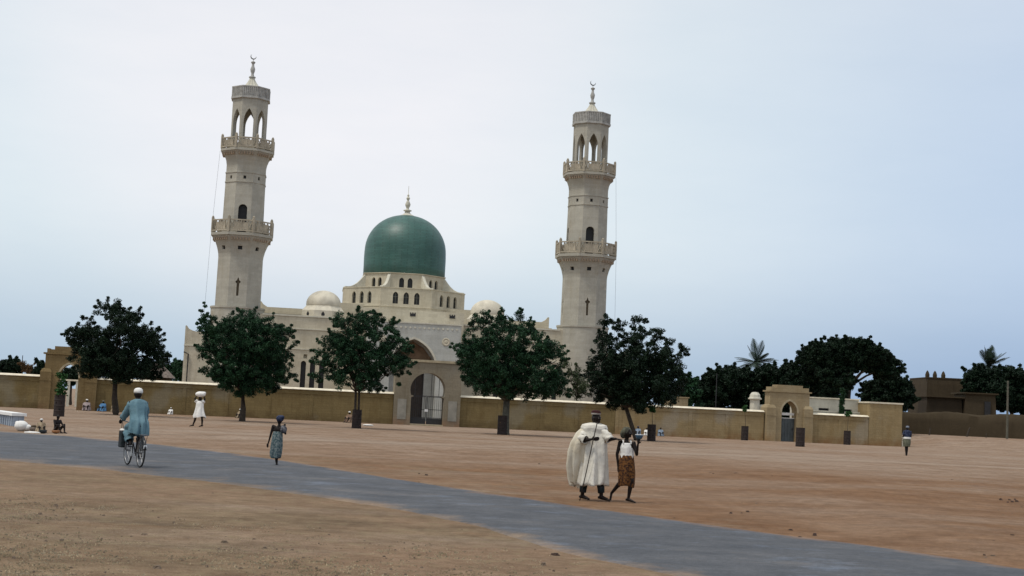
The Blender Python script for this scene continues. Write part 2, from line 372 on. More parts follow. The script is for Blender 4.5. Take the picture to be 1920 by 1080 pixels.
def soil(nt, o, sidev=None):
    big = noise(nt, o, .05, 5, .6, .38, .62); mid = noise(nt, o, .6, 7, .7, .38, .64); fine = noise(nt, o, 5, 7, .8, .36, .64); grit = noise(nt, o, 38, 3, .7, .35, .62)
    far = mixc(nt, big, (.505, .40, .315), (.43, .305, .215))
    # a spread of redder sand in the open part of the square
    dv = N(nt, 'ShaderNodeVectorMath', operation='DISTANCE'); L(nt, o, dv.inputs[0]); dv.inputs[1].default_value = (11, 30, 0)
    rs = N(nt, 'ShaderNodeMapRange'); rs.inputs[1].default_value = 34; rs.inputs[2].default_value = 15; L(nt, dv.outputs['Value'], rs.inputs[0])
    rn = N(nt, 'ShaderNodeMath', operation='MULTIPLY'); rn.use_clamp = True; L(nt, rs.outputs[0], rn.inputs[0]); L(nt, noise(nt, o, .12, 5, .6, .2, .55), rn.inputs[1])
    far = mixc(nt, rn.outputs[0], far, (.345, .205, .115))
    far = mixc(nt, mid, far, mixc(nt, 1, far, (.72, .66, .60), 'MULTIPLY'))
    near = mixc(nt, mid, (.365, .27, .175), (.20, .142, .088))
    rnd = noise(nt, o, .11, 4, .6, .42, .62); near = mixc(nt, rnd, near, (.37, .25, .165))
    c = far
    if sidev is not None: c = mixc(nt, sidev, near, far)
    streak = noise(nt, o, .16, 6, .65, .5, .72, (.5, 1.3, 1)); k = N(nt, 'ShaderNodeMath', operation='MULTIPLY'); k.inputs[1].default_value = .5; L(nt, streak, k.inputs[0])
    c = mixc(nt, k.outputs[0], c, (.50, .42, .345))
    st2 = noise(nt, o, .23, 5, .65, .60, .70, (.3, 1.6, 1)); k = N(nt, 'ShaderNodeMath', operation='MULTIPLY'); k.inputs[1].default_value = .45; L(nt, st2, k.inputs[0])
    c = mixc(nt, k.outputs[0], c, (.27, .155, .085))
    # worn wheel track running along the wall, its own lighter line of dust between darker ruts
    sp = N(nt, 'ShaderNodeSeparateXYZ'); L(nt, o, sp.inputs[0])
    def mth(op, a, b_):
        n = N(nt, 'ShaderNodeMath', operation=op)
        for i_, v in enumerate((a, b_)):
            if isinstance(v, (int, float)): n.inputs[i_].default_value = v
            else: L(nt, v, n.inputs[i_])
        return n.outputs[0]
    x_, y_ = sp.outputs[0], sp.outputs[1]
    u = mth('SUBTRACT', mth('SUBTRACT', y_, 65.), mth('MULTIPLY', x_, mth('ADD', .55, mth('MULTIPLY', x_, -.013))))
    u = mth('ADD', u, mth('MULTIPLY', noise(nt, o, .15, 3, .5, 0, 1), 3.))
    for c0, wd, colr, am in ((1.5, 2.2, (.56, .48, .40), .6), (-1.4, .7, (.24, .175, .125), .5), (4.6, .8, (.24, .175, .125), .55), (11, 1.6, (.54, .46, .38), .45), (14, 1.0, (.27, .195, .14), .4)):
        g = mth('SUBTRACT', 1., mth('ABSOLUTE', mth('DIVIDE', mth('SUBTRACT', u, c0), wd), 0)); gn = N(nt, 'ShaderNodeClamp'); L(nt, g, gn.inputs[0])
        c = mixc(nt, mth('MULTIPLY', gn.outputs[0], mth('MULTIPLY', noise(nt, o, .3, 5, .7, .3, .6), am)), c, colr)
    c = mixc(nt, fine, mixc(nt, 1, c, (.70, .67, .63), 'MULTIPLY'), c)
    c = mixc(nt, noise(nt, o, 2.3, 5, .7, .36, .62), mixc(nt, 1, c, (.76, .74, .72), 'MULTIPLY'), c)
    c = mixc(nt, grit, mixc(nt, 1, c, (.70, .66, .62), 'MULTIPLY'), c)
    return c, fine, grit
def mr2(nt, v, a, b):
    n = N(nt, 'ShaderNodeMapRange'); n.inputs[1].default_value = a; n.inputs[2].default_value = b; L(nt, v, n.inputs[0]); return n.outputs[0]
def ground_mat():
    m, nt, b = nodes_of('dusty soil'); tc = N(nt, 'ShaderNodeTexCoord'); o = tc.outputs['Object']
    a = N(nt, 'ShaderNodeAttribute', attribute_name='farside')
    nn = noise(nt, o, .8, 5, .65, .2, .8); ad = N(nt, 'ShaderNodeMath', operation='ADD'); L(nt, a.outputs['Fac'], ad.inputs[0]); L(nt, nn, ad.inputs[1])
    mr_ = N(nt, 'ShaderNodeMapRange'); mr_.inputs[1].default_value = .85; mr_.inputs[2].default_value = 1.3; L(nt, ad.outputs[0], mr_.inputs[0])
    c, fine, grit = soil(nt, o, mr_.outputs[0])
    # dry grass tufts on the near side
    g = noise(nt, o, 2.6, 6, .7, .52, .66); inv = N(nt, 'ShaderNodeMath', operation='SUBTRACT'); inv.inputs[0].default_value = 1; L(nt, mr_.outputs[0], inv.inputs[1])
    gg = N(nt, 'ShaderNodeMath', operation='MULTIPLY'); L(nt, g, gg.inputs[0]); L(nt, inv.outputs[0], gg.inputs[1])
    g2 = N(nt, 'ShaderNodeMath', operation='MULTIPLY'); g2.inputs[1].default_value = .55; L(nt, gg.outputs[0], g2.inputs[0])
    c = mixc(nt, g2.outputs[0], c, (.25, .20, .115))
    L(nt, c, b.inputs['Base Color']); b.inputs['Roughness'].default_value = .95; b.inputs['Specular IOR Level'].default_value = .15
    ad2 = N(nt, 'ShaderNodeMath', operation='ADD'); L(nt, fine, ad2.inputs[0]); L(nt, grit, ad2.inputs[1])
    bump(nt, b, ad2.outputs[0], .55, .03); return m
def road_mat():
    m, nt, b = nodes_of('worn asphalt'); tc = N(nt, 'ShaderNodeTexCoord'); o = tc.outputs['Object']
    c = mixc(nt, noise(nt, o, .7, 6, .7, .35, .65, (1.2, 1.6, 1)), (.05, .056, .068), (.10, .104, .114))
    c = mixc(nt, noise(nt, o, .7, 8, .75, .54, .70, (.9, 1.2, 1)), c, (.145, .175, .225))
    c = mixc(nt, noise(nt, o, 14, 6, .8, .38, .62), mixc(nt, 1, c, (.6, .6, .6), 'MULTIPLY'), c)
    a = N(nt, 'ShaderNodeAttribute', attribute_name='across'); s, _, _ = soil(nt, o, mr2(nt, a.outputs['Fac'], .4, .6))
    # dust drifted in from both edges
    e1 = N(nt, 'ShaderNodeMath', operation='SUBTRACT'); e1.inputs[0].default_value = .5; L(nt, a.outputs['Fac'], e1.inputs[1])
    e2 = N(nt, 'ShaderNodeMath', operation='ABSOLUTE'); L(nt, e1.outputs[0], e2.inputs[0])
    nn = noise(nt, o, .55, 7, .72, .25, .75); k = N(nt, 'ShaderNodeMath', operation='MULTIPLY'); k.inputs[1].default_value = .26; L(nt, nn, k.inputs[0])
    e3 = N(nt, 'ShaderNodeMath', operation='ADD'); L(nt, e2.outputs[0], e3.inputs[0]); L(nt, k.outputs[0], e3.inputs[1])
    mr_ = N(nt, 'ShaderNodeMapRange'); mr_.inputs[1].default_value = .53; mr_.inputs[2].default_value = .66; L(nt, e3.outputs[0], mr_.inputs[0])
    d2 = noise(nt, o, .5, 6, .7, .55, .8); kd = N(nt, 'ShaderNodeMath', operation='MULTIPLY'); kd.inputs[1].default_value = .55; L(nt, d2, kd.inputs[0])
    c = mixc(nt, kd.outputs[0], c, (.22, .185, .155))
    c = mixc(nt, mr_.outputs[0], c, s)
    L(nt, c, b.inputs['Base Color']); b.inputs['Roughness'].default_value = .82
    bump(nt, b, noise(nt, o, 26, 4), .5, .015); return m
me.materials.append(road_mat())
def grid_axis(segs):
    out = []
    for a, b_, st in segs:
        n = max(1, int(round((b_-a)/st))); out += [a+(b_-a)*i/n for i in range(n)]
    out.append(segs[-1][1]); return out
xs = grid_axis([(-4000, -600, 425), (-600, -120, 40), (-120, -24, 4), (-24, 24, .6), (24, 120, 3), (120, 600, 40), (600, 4000, 425)])
ys = grid_axis([(-300, -20, 40), (-20, 8, 2), (8, 60, .5), (60, 220, 4), (220, 800, 58), (800, 6000, 520)])
Up = [(p.x, p.y) for p in U]; Lp = [(p.x, p.y) for p in Lw]; MID = np.array([((a[0]+b_[0])/2, (a[1]+b_[1])/2) for a, b_ in zip(Up, Lp)])
gv = []; fs_ = []
def in_road(x, y, margin=0):
    k = int(np.argmin((MID[:, 0]-x)**2+(MID[:, 1]-y)**2)); a = Vector(Lp[k]); b_ = Vector(Up[k]); d = b_-a
    t = (Vector((x, y))-a).dot(d)/d.length_squared
    return t
for y in ys:
    for x in xs:
        z = terrain(x, y); fsd = 1.
        if -70 < x < 40 and -20 < y < 90:
            t = in_road(x, y); fsd = max(0, min(1, t))
            if t < -.03 or t > 1.03:
                k = min(1, min(abs(t), abs(t-1))*8)
                z += k*(.018*mnoise.noise(Vector((x*.7, y*.7, 0)))+.008*mnoise.noise(Vector((x*2.3, y*2.3, 5))))
            z = min(z, .02) if z < .2 else z
            if t > 1.0: z += .05*smooth((t-1.0)*6)*(1-smooth((t-1.2)*2.5))
        else: fsd = 0. if (y < -20 or (x < -70 and y < 50)) else 1.
        gv.append((x, y, z)); fs_.append(fsd)
nx = len(xs); gf = [(j*nx+i, j*nx+i+1, (j+1)*nx+i+1, (j+1)*nx+i) for j in range(len(ys)-1) for i in range(nx-1)]
me = bpy.data.meshes.new('ground'); me.from_pydata(gv, [], gf); at_ = me.attributes.new('farside', 'FLOAT', 'POINT'); at_.data.foreach_set('value', fs_)
me.polygons.foreach_set('use_smooth', [True]*len(me.polygons)); me.materials.append(ground_mat())
ground = bpy.data.objects.new('ground', me); COL.objects.link(ground); tag(ground, kind='structure')

# loose pebbles and clods
def pebbles(name, pts, label, mat):
    mb = MB()
    for (x, y, z, r) in pts:
        a = random.random()*6; rr = [r*random.uniform(.6, 1.2) for _ in range(3)]
        ph = [(1,0,0),(0,1,0),(-1,0,0),(0,-1,0)]
        vs = [(x+rr[0]*math.cos(a+i*PI/2.5), y+rr[1]*math.sin(a+i*PI/2.5), z) for i in range(5)]+[(x+.6*rr[0]*math.cos(a+.4+i*PI/2.5), y+.6*rr[1]*math.sin(a+.4+i*PI/2.5), z+rr[2]*.7) for i in range(5)]
        mb.add(vs, [(i, (i+1) % 5, (i+1) % 5+5, i+5) for i in range(5)]+[(5, 6, 7, 8, 9)])
    o = mb.build(name, mat, smooth_=False); tag(o, label, 'stones', kind='stuff'); return o
pts = []
while len(pts) < 1500:
    y = 12+48*random.random()**1.6; x = random.uniform(-.42, .42)*y; t = in_road(x, y)
    if -.02 < t < 1.02 and random.random() < .93: continue
    pts.append((x, y, .0, random.choice([.008, .01, .014, .018, .024, .045 if random.random() < .15 else .014])))
pebbles('pebbles', pts, 'small loose pebbles scattered over the bare soil of the square', simple('pebble', (.16, .115, .08), .9, .4, 8))
pts = []
for (px, py, n, sp_) in tuple((1330+k*14, 885.5+k*.85, 3, 9) for k in range(14))+((1652, 921, 2, 2), (1890, 940, 9, 18), (1505, 1000, 3, 30), (1385, 965, 3, 20), (795, 890, 2, 10), (1800, 1028, 5, 50), (1870, 1010, 4, 30), (1045, 1040, 3, 10), (1765, 905, 2, 20), (1070, 865, 2, 30)):
    for _ in range(n):
        g = gnd(px+random.uniform(-sp_, sp_), py+random.uniform(-sp_*.3, sp_*.3)); pts.append((g.x, g.y, 0, random.uniform(.025, .06)))
pebbles('soil_clods', pts, 'dark clods of earth lying on the open soil at right', simple('clod', (.06, .035, .025), .95, .3, 8))

def tufts(name, n, label, mat, near):
    P = []
    while len(P) < n:
        y = 12.5+26*random.random()**1.5; x = random.uniform(-.40, .40)*y; t = in_road(x, y)
        if near and t > random.uniform(-.25, .06): continue
        if not near and (t < 1.03): continue
        if mnoise.noise(Vector((x*.5, y*.5, 9)))+random.uniform(-.35, .35) < 0: continue
        P.append((x, y))
    P = np.array(P); k = 5; m = n*k; c = np.repeat(P, k, 0)+rng.normal(size=(m, 2))*.03
    a = rng.uniform(0, 2*PI, m); h = rng.uniform(.004, .014, m); w_ = rng.uniform(.006, .018, m); ln = rng.uniform(-.6, .6, m)*h
    dx, dy = np.cos(a)*w_, np.sin(a)*w_; z0 = np.full(m, -.015)
    V = np.stack([np.stack([c[:, 0]-dx, c[:, 1]-dy, z0], 1), np.stack([c[:, 0]+dx, c[:, 1]+dy, z0], 1), np.stack([c[:, 0]+dx*.5+ln, c[:, 1]+dy*.5, h], 1), np.stack([c[:, 0]-dx*.5+ln, c[:, 1]-dy*.5, h*.8], 1)], 1).reshape(-1, 3)
    me = bpy.data.meshes.new(name); me.from_pydata(V.tolist(), [], [(4*i, 4*i+1, 4*i+2, 4*i+3) for i in range(m)]); me.materials.append(mat)
    o = bpy.data.objects.new(name, me); COL.objects.link(o); tag(o, label, 'dry grass', kind='stuff'); return o
gm = leaf_mat('dry grass', (.36, .28, .18), (.58, .46, .32), .9)
tufts('dry_grass', 3200, 'sparse dry trodden grass and litter on the near side of the road', gm, True)

# ------------------------------------------------------------------ mosque (own frame: x along the front, y into the building)
TH = math.atan(.13); MO = Vector((-9.9896, 150, 0))
mosque = thing('mosque', MO, TH, 'cream stone mosque with large green dome and two tall minarets behind the perimeter wall', 'mosque')
CX = .35
mb = MB()
# wings
WF = 9.5
mb.box(-24.2, 24.9, WF, 42, 0, 8.45); body = mb.build('wall', M_['cream'], mosque)
mb = MB(); mb.box(-21.6, 22.3, WF+.003, 41, 8.4, 10.8)
for s_ in (-1, 1):   # curved horns on the outer corners
    x = CX+s_*24.55; xi = CX+s_*23.2
    poly = [(x, 8.45), (x, 9.05), (x-s_*.12, 9.08), (x-s_*.35, 8.75), (x-s_*.8, 8.55), (xi, 8.45)]
    if s_ > 0: poly = poly[::-1]
    mb.prism(poly, WF, WF+.5)
# hall block behind
mb.box(CX-17.3, CX+17.3, 22, 44, 0, 12.35)
mb.box(CX-9.4, CX+9.4, 19.5, 43, 0, 13.15)
for s_ in (-1, 1):
    x = CX+s_*17.3; poly = [(x, 12.35), (x, 12.95), (x-s_*.15, 12.98), (x-s_*.4, 12.65), (x-s_*.9, 12.35)]
    if s_ > 0: poly = poly[::-1]
    mb.prism(poly, 22, 22.5)
mb.box(-16.2, -6, 15, 21, 10.8, 11.25); mb.box(6.7, 16.9, 15, 21, 10.8, 11.25)
mb.build('upper_wall', M_['cream'], mosque)
cutter = MB(); win_spots = []
for a in (-11.3, -10.3, -9.3, 10.0, 11.0, 12.0, -15.9, -14.9, 15.6, 16.6):
    cutter.prism(roundarch(a-.28, a+.28, 2.2, 5.6), WF-.2, WF+.6); win_spots.append(a)
for a in (-11.15, 11.85): cutter.box(a-.2, a+.2, WF-.2, WF+.4, 6.15, 6.6)
cut(body, cutter)
for x0, x1 in ((-16.0, -5.5), (6.0, 16.9)):
    mb = MB(); mb.box(x0, x1, WF-.12, WF+.002, 9.3, 9.4); mb.box(x0, x1, WF-.1, WF+.002, 7.1, 7.2)
    mb.box(x0-.05, x1+.05, WF-.1, WF+.1, 10.7, 10.85); mb.build('string_course', M_['trim'], mosque)
for x0, x1 in ((-24.25, -21.75), (22.5, 24.95)):
    mb = MB(); mb.box(x0, x1, WF-.1, WF+.002, 6.88, 6.98); mb.build('string_course', M_['trim'], mosque)
for a in win_spots:
    m1 = MB(); m1.box(a-.28, a+.28, WF+.35, WF+.4, 2.2, 5.9); m1.build('window', M_['pane'], mosque)
m1 = MB(); m1.tube([(-23.7, WF-.15, .3), (-23.7, WF-.15, 6.0), (-24.2, WF-.15, 6.2)], .07); m1.build('drain_pipe', M_['iron'], mosque)

# entrance portal
mb = MB(); mb.box(-4.75, 4.95, 0, 10.5, 0, 10.1); portal = mb.build('entrance_portal', M_['plaster'], mosque)
c1 = MB(); c1.prism(pointed(-2.35, 2.5, -.2, 5.2, 8.5, 9), -.3, 2.2)
c2 = MB(); c2.prism(roundarch(-1.25, 1.4, -.2, 5.0), 1.9, 4.5)
cut(portal, c1); cut(portal, c2)
m1 = MB(); m1.prism([(-2.2, 5.2), (2.35, 5.2), (2.1, 6.6), (1.2, 7.7), (.08, 8.3), (-1.05, 7.7), (-1.95, 6.6)], 2.1, 2.195)
tymp = m1.build('tympanum', M_['redbrown'], portal)
m1 = MB(); m1.box(-1.2, 1.35, 2.6, 2.7, 0, 6.2); m1.build('door', M_['door'], portal)
m1 = MB()
for i in range(5):
    z = 5.5+i*.12
m1.prism([(x*1.0, z) for x, z in pointed(-2.55, 2.7, 5.1, 5.2, 8.72, 9)], -.06, -.003)
arch_trim = m1.build('arch_moulding', M_['trim'], portal); cut(arch_trim, (lambda c: (c.prism(pointed(-2.35, 2.5, 4.8, 5.2, 8.5, 9), -.3, .3), c)[1])(MB()))
for s_ in (-1, 1):
    m1 = MB(); m1.lathe([(.42, 0), (.42, .06), (.34, .09), (.2, .05), (.1, .1)], 20, T(.1+s_*3.3, 0, 8.35) @ Matrix.Rotation(R_(90), 4, 'X'))
    m1.build('roundel', M_['cream'], portal)
m1 = MB()
for i in range(19):
    x = -4.3+i*.488; 
    for zc, r in ((9.68, .13),):
        m1.prism([(x-r, zc), (x, zc-r), (x+r, zc), (x, zc+r)], -.04, -.002)
m1.box(-4.8, 5.0, -.06, 5.95, 10.1, 10.22); m1.build('cornice', M_['trim'], portal)
mb = MB(); mb.box(-5.45, 5.75, 6.003, 18.5, 0, 11.85); ub = mb.build('upper_block', M_['cream'], mosque)
for a in (-4.2, .15, 4.45):
    m1 = MB(); m1.box(a-.3, a+.3, 5.95, 6.0, 11.2, 11.5)
    for i in range(3): m1.box(a-.3+i*.25, a-.2+i*.25, 5.95, 6.0, 11.49, 11.62)
    m1.build('vent_grille', M_['dark'], ub)

# drum and dome
DM = T(-.0, 25, 0)
mb = MB(); mb.octo([(7.3, 10.5), (7.3, 12.9), (7.36, 12.92), (7.36, 13.02), (7.25, 13.04), (7.25, 15.1), (7.32, 15.12), (7.32, 15.22), (4.8, 15.22), (4.8, 17.05), (4.95, 17.07), (4.95, 17.15)], DM)
drum = mb.build('drum', M_['cream'], mosque)
c1 = MB(); c2 = MB()
for k in range(8):
    m = DM @ Rz(k*PI/4)
    for i in (-1, 0, 1): c1.prism(pointed(i*1.25-.31, i*1.25+.31, 13.3, 14.25, 14.7, 4), -7.6, -6.9, m)
    for i in (-1, 1): c2.prism(pointed(i*.5-.29, i*.5+.29, 15.35, 16.2, 16.6, 4), -5.1, -4.45, m)
cut(drum, c1, c2)
for k in (0, 1, 2, 6, 7):
    m = DM @ Rz(k*PI/4)
    for i in (-1, 0, 1):
        w_ = MB(); w_.box(i*1.25-.31, i*1.25+.31, -7.02, -6.98, 13.3, 14.72, m); wo = w_.build('window', M_['pane'], drum)
        # thin bars are part of the pane mesh
        w2 = MB(); w2.box(i*1.25-.02, i*1.25+.02, -7.05, -7.021, 13.3, 14.65, m); w2.box(i*1.25-.31, i*1.25+.31, -7.05, -7.021, 14.1, 14.14, m); w2.build('window_bar', M_['greycloth'], drum)
    for i in (-1, 1):
        w_ = MB(); w_.box(i*.5-.29, i*.5+.29, -4.58, -4.54, 15.35, 16.62, m); w_.build('window', M_['pane'], drum)
for k in range(8):
    mb = MB(); m = DM @ Rz(k*PI/4+PI/8)
    # concave buttress along +x
    poly = [(4.9, 15.22), (7.75, 15.22), (7.7, 15.34)]
    for i in range(1, 10):
        t = i/10; poly.append((7.55-2.4*t, 15.34+1.75*t**2.2))
    poly += [(5.12, 17.06), (4.9, 17.06)]
    mb.prism(poly, -.17, .17, m); mb.build('buttress', M_['trim'], drum)
mb = MB()
prof = [(4.93, 17.15), (4.97, 17.2), (4.97, 18.2), (4.98, 19.2), (4.96, 19.9)]
for i in range(1, 22):
    a = PI/2*i/22; prof.append((4.94*math.cos(a)**.94, 20.1+4.55*math.sin(a)))
prof.append((.3, 24.66))
mb.lathe(prof, 64, DM); dome = mb.build('dome', M_['dome'], mosque, 'all')
mb = MB(); mb.lathe([(.95, 24.5), (.9, 24.62), (.55, 24.78), (.34, 24.95), (.3, 25.15), (.5, 25.2), (.5, 25.3), (.22, 25.38), (.16, 25.55), (.3, 25.85), (.33, 26.05), (.2, 26.35), (.12, 26.5), (.2, 26.7), (.22, 26.8), (.1, 27.0), (.14, 27.15), (.03, 27.3), (.025, 28.3)], 20, DM)
mb.build('finial', M_['trim'], dome, True)
# small domes
for a in (-9.5, 8.95):
    m = T(a, 12, 0); mb = MB(); mb.octo([(2.35, 10.3), (2.35, 11.55), (1.95, 12.0), (1.9, 12.12)], m)
    sd = mb.build('small_dome', M_['smalldome'], mosque)
    mb = MB(); mb.lathe([(1.9, 12.0), (1.93, 12.3)]+[(1.93*math.cos(PI/2*i/12), 12.35+1.55*math.sin(PI/2*i/12)) for i in range(1, 12)]+[(.08, 13.9)], 32, m); mb.build('cupola', M_['smalldome'], sd, 'all')
    for k in range(8):
        mm = m @ Rz(k*PI/4); mb = MB(); mb.prism([(-.16, 10.95), (.16, 10.95), (.2, 11.15), (0, 11.45), (-.2, 11.15)], -2.36, -2.34, mm)
        if k in (0, 1, 7): mb.build('window', M_['dark'], sd)

def minaret(ax, label):
    p = bpy.data.objects.new('minaret', None); COL.objects.link(p); p.parent = mosque; p.location = (ax, 11, 0); p['label'] = label
    mb = MB(); mb.octo([(2.42, 11.0), (2.38, 16.8), (2.42, 17.2), (2.56, 17.8), (2.78, 18.4), (3.02, 18.8), (3.14, 19.02), (3.14, 19.1), (3.3, 19.12), (3.3, 19.42), (3.2, 19.44),
        (2.2, 19.45), (2.14, 25.05), (2.2, 25.08), (2.2, 25.18), (2.15, 25.2), (2.15, 26.1), (2.21, 26.12), (2.21, 26.22), (2.12, 26.24), (2.12, 27.0), (2.2, 27.5), (2.38, 28.0), (2.58, 28.3), (2.7, 28.42), (2.7, 28.5), (2.84, 28.52), (2.84, 28.76), (2.7, 28.78)])
    sh = mb.build('shaft', M_['minaret'], None)
    bs = MB(); bs.lathe([(3.0, 0), (2.92, 11.15), (3.0, 11.2), (3.0, 11.4), (2.6, 11.42)], 40); bs.build('round_base', M_['minaret'], p, True)
    c1 = MB(); c2 = MB(); c3 = MB()
    for k in range(8):
        m = Rz(k*PI/4)
        c1.box(-.24, .24, -2.9, -2.25, 17.6, 18.0, m)
        c2.box(-.15, .15, -2.5, -1.9, 25.45, 25.8, m)
        if k % 2 == 0:
            c3.prism(roundarch(-.48, .48, 19.5, 22.15), -2.6, -1.6, m)
            c3.prism([(-.12, 12.55), (.12, 12.55), (.14, 13.9), (.27, 14.0), (.27, 14.15), (.12, 14.25), (0, 14.6), (-.12, 14.25), (-.27, 14.15), (-.27, 14.0), (-.14, 13.9)], -2.7, -2.2, m)
    cut(sh, c1, c2, c3); sh.parent = p
    mb = MB()
    for k in range(8):
        m = Rz(k*PI/4)
        def pane(nm, mat, *b_):
            q = MB(); q.box(*b_, m); q.build(nm, M_[mat], p)
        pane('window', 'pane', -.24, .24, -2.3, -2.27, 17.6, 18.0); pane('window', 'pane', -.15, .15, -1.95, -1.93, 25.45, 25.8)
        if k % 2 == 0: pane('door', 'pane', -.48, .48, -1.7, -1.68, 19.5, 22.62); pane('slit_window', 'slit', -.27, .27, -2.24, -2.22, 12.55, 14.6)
    for k in range(8):    # dentil rows below both balconies
        m = Rz(k*PI/4)
        mb = MB(); mb.box(-1.05, 1.05, -2.95, -2.7, 18.95, 19.1, m)
        for i in range(7):
            x = -.93+i*.31; mb.box(x-.07, x+.07, -3.1, -2.72, 18.62, 19.1, m)
        mb.build('corbel_row', M_['redcorb'], p)
        mb = MB(); mb.box(-.82, .82, -2.55, -2.3, 28.38, 28.5, m)
        for i in range(6):
            x = -.72+i*.288; mb.box(x-.06, x+.06, -2.68, -2.3, 28.1, 28.5, m)
        mb.build('corbel_row', M_['redcorb'], p)
    for (ap, z0, z1) in ((3.18, 19.44, 20.85), (2.74, 28.78, 30.0)):
        mb = MB(); hw = ap*math.tan(PI/8)
        for k in range(8):
            m = Rz(k*PI/4); cr = ap/math.cos(PI/8)
            mp = Rz(k*PI/4+PI/8-PI/2) @ T(cr, 0, 0); mb.box(-.12, .12, -.12, .12, z0, z1+.22, mp); mb.lathe([(.12, z1+.22), (.14, z1+.3), (.03, z1+.42)], 6, mp)
            e = hw-.09
            mb.box(-e, e, -ap-.07, -ap+.07, z1-.14, z1, m); mb.box(-e, e, -ap-.07, -ap+.07, z0+.12, z0+.26, m)
            mb.box(-.07, .07, -ap-.06, -ap+.06, z0+.26, z1-.14, m)
            zz0, zz1 = z0+.2, z1-.08; n = 5; st = (2*e)/n
            for i in range(n):
                xa = -e+i*st; xb = xa+st
                mb.tube([(xa, -ap, zz0), (xb, -ap, zz1)], .045, 4, m); mb.tube([(xa, -ap, zz1), (xb, -ap, zz0)], .045, 4, m)
                mb.box(xa-.03, xa+.03, -ap-.045, -ap+.045, zz0, zz1, m)
            # the pierced panel's solid middle
            mb.box(-e*.62, e*.62, -ap-.03, -ap+.03, z0+.3, z1-.3, m)
        mb.build('balcony', M_['rail'], p)
    # lantern
    mb = MB(); mb.octo([(1.95, 28.76), (1.9, 29.1), (1.9, 34.45)]); la = mb.build('lantern', M_['minaret'], None)
    ci = MB(); ci.octo([(1.52, 29.0), (1.52, 34.1)])
    cc = [MB(), MB(), MB(), MB()]
    for k in range(4):
        cc[k].prism(pointed(-.53, .53, 29.15, 31.9, 33.35, 6), -3, 3, Rz(k*PI/4))
    cut(la, ci); 
    for c_ in cc: cut(la, c_)
    la.parent = p
    mb = MB(); mb.octo([(1.92, 34.45), (2.1, 34.5), (2.1, 34.72), (2.0, 34.76), (2.0, 35.7), (2.08, 35.74), (2.08, 35.86), (1.2, 35.9)])
    for k in range(8):
        m = Rz(k*PI/4)
        for i in range(8): x = -.74+i*.211; mb.box(x-.045, x+.045, -2.07, -1.98, 34.76, 35.72, m)
    rc = mb.build('roof_cap', M_['capstone'], p)
    mb = MB(); mb.lathe([(1.25, 35.86), (.98, 36.0), (.72, 36.25), (.48, 36.6), (.3, 36.95), (.24, 37.15)], 48, None, 0, .08, 12); mb.build('fluted_cone', M_['trim'], rc)
    mb = MB(); mb.lathe([(.24, 37.1), (.38, 37.16), (.38, 37.26), (.2, 37.34), (.14, 37.6), (.24, 37.9), (.27, 38.15), (.16, 38.45), (.12, 38.7), (.22, 38.85), (.25, 38.95), (.08, 39.05), (.03, 39.1), (.03, 39.3)], 16); mb.build('finial', M_['capstone'], rc, True)
    mb = MB(); rings = []
    for i in range(19):
        t = i/18; a = -PI*1.12+PI*1.24*t+R_(-20)
        r = .05*math.sin(PI*t)+.012; cx_ = .0; 
        rings.append([(.3*math.cos(a)+r*math.cos(2*PI*j/8)*math.cos(a), r*math.sin(2*PI*j/8), 39.6+.3*math.sin(a)+r*math.cos(2*PI*j/8)*math.sin(a)) for j in range(8)])
    mb.loft(rings); mb.build('crescent', M_['crescent'], rc, True)
    s_ = -1 if ax < 0 else 1
    mb = MB(); mb.tube([(s_*2.9, -1.2, 28.5), (s_*(3.3), -1.2, 19.3), (s_*3.5, -1.3, 9)], .011, 4); mb.build('cable', M_['iron'], p)
    return p
M_['slit'] = simple('stained slit', (.10, .078, .05), .9, .3, 5)
M_['redcorb'] = simple('reddish corbels', (.36, .27, .19), .9, .2, 3)
M_['capstone'] = simple('grey cap stone', (.40, .39, .36), .9, .25, 2)
minaret(-18.85, 'left minaret, dark arched doorway facing the square')
minaret(19.8, 'right minaret beside the tall dark tree')

# ------------------------------------------------------------------ perimeter wall (own frame: x along, y away from the viewer)
TW = math.atan(.22); WO = Vector((.481, 121, 0)); WA = Vector((math.cos(TW), math.sin(TW), 0)); WB = Vector((-math.sin(TW), math.cos(TW), 0))
def wp(a, b=0, z=0): return WO+WA*a+WB*b+Vector((0, 0, z))
def wall_seg(a0, a1, mat, label, h=2.47):
    p = thing('perimeter_wall', wp(a0), TW, label, 'wall', 'sections of the perimeter wall'); Ln = a1-a0
    mb = MB(); mb.box(0, Ln, 0, .45, -.3, h)
    mb.box(0, Ln, -.045, -.002, -.3, .28)                # plinth
    n = max(1, round(Ln/3.6)); st = Ln/n
    for i in range(n+1):
        x = min(max(i*st, .16), Ln-.16); mb.box(x-.15, x+.15, -.03, -.003, .285, h-.34)
    mb.box(0, Ln, -.06, -.002, h-.335, h-.27)
    mb.build('wall_body', mat, p)
    mb = MB(); mb.add([(0, -.12, h), (0, -.12, h+.03), (0, .2, h+.17), (0, .25, h+.17), (0, .57, h+.03), (0, .57, h),
        (Ln, -.12, h), (Ln, -.12, h+.03), (Ln, .2, h+.17), (Ln, .25, h+.17), (Ln, .57, h+.03), (Ln, .57, h)],
        [(5,4,3,2,1,0), (6,7,8,9,10,11)]+[(i, i+1, i+7, i+6) for i in range(5)]+[(5, 0, 6, 11)])
    mb.build('coping', M_['coping'], p); return p
wall_seg(-66, -37.85, M_['wall'], 'brown stone wall with cream coping left of the stepped side gate')
wall_seg(-33.55, -10.02, M_['wall'], 'long brown stone wall between the side gate and the horseshoe arch gate')
wall_seg(-4.48, 9.0, M_['wall'], 'brown stone wall just right of the horseshoe arch gate')
wall_seg(9.01, 22.5, M_['wall_tan'], 'tan stone wall left of the small gate with the grey metal door')
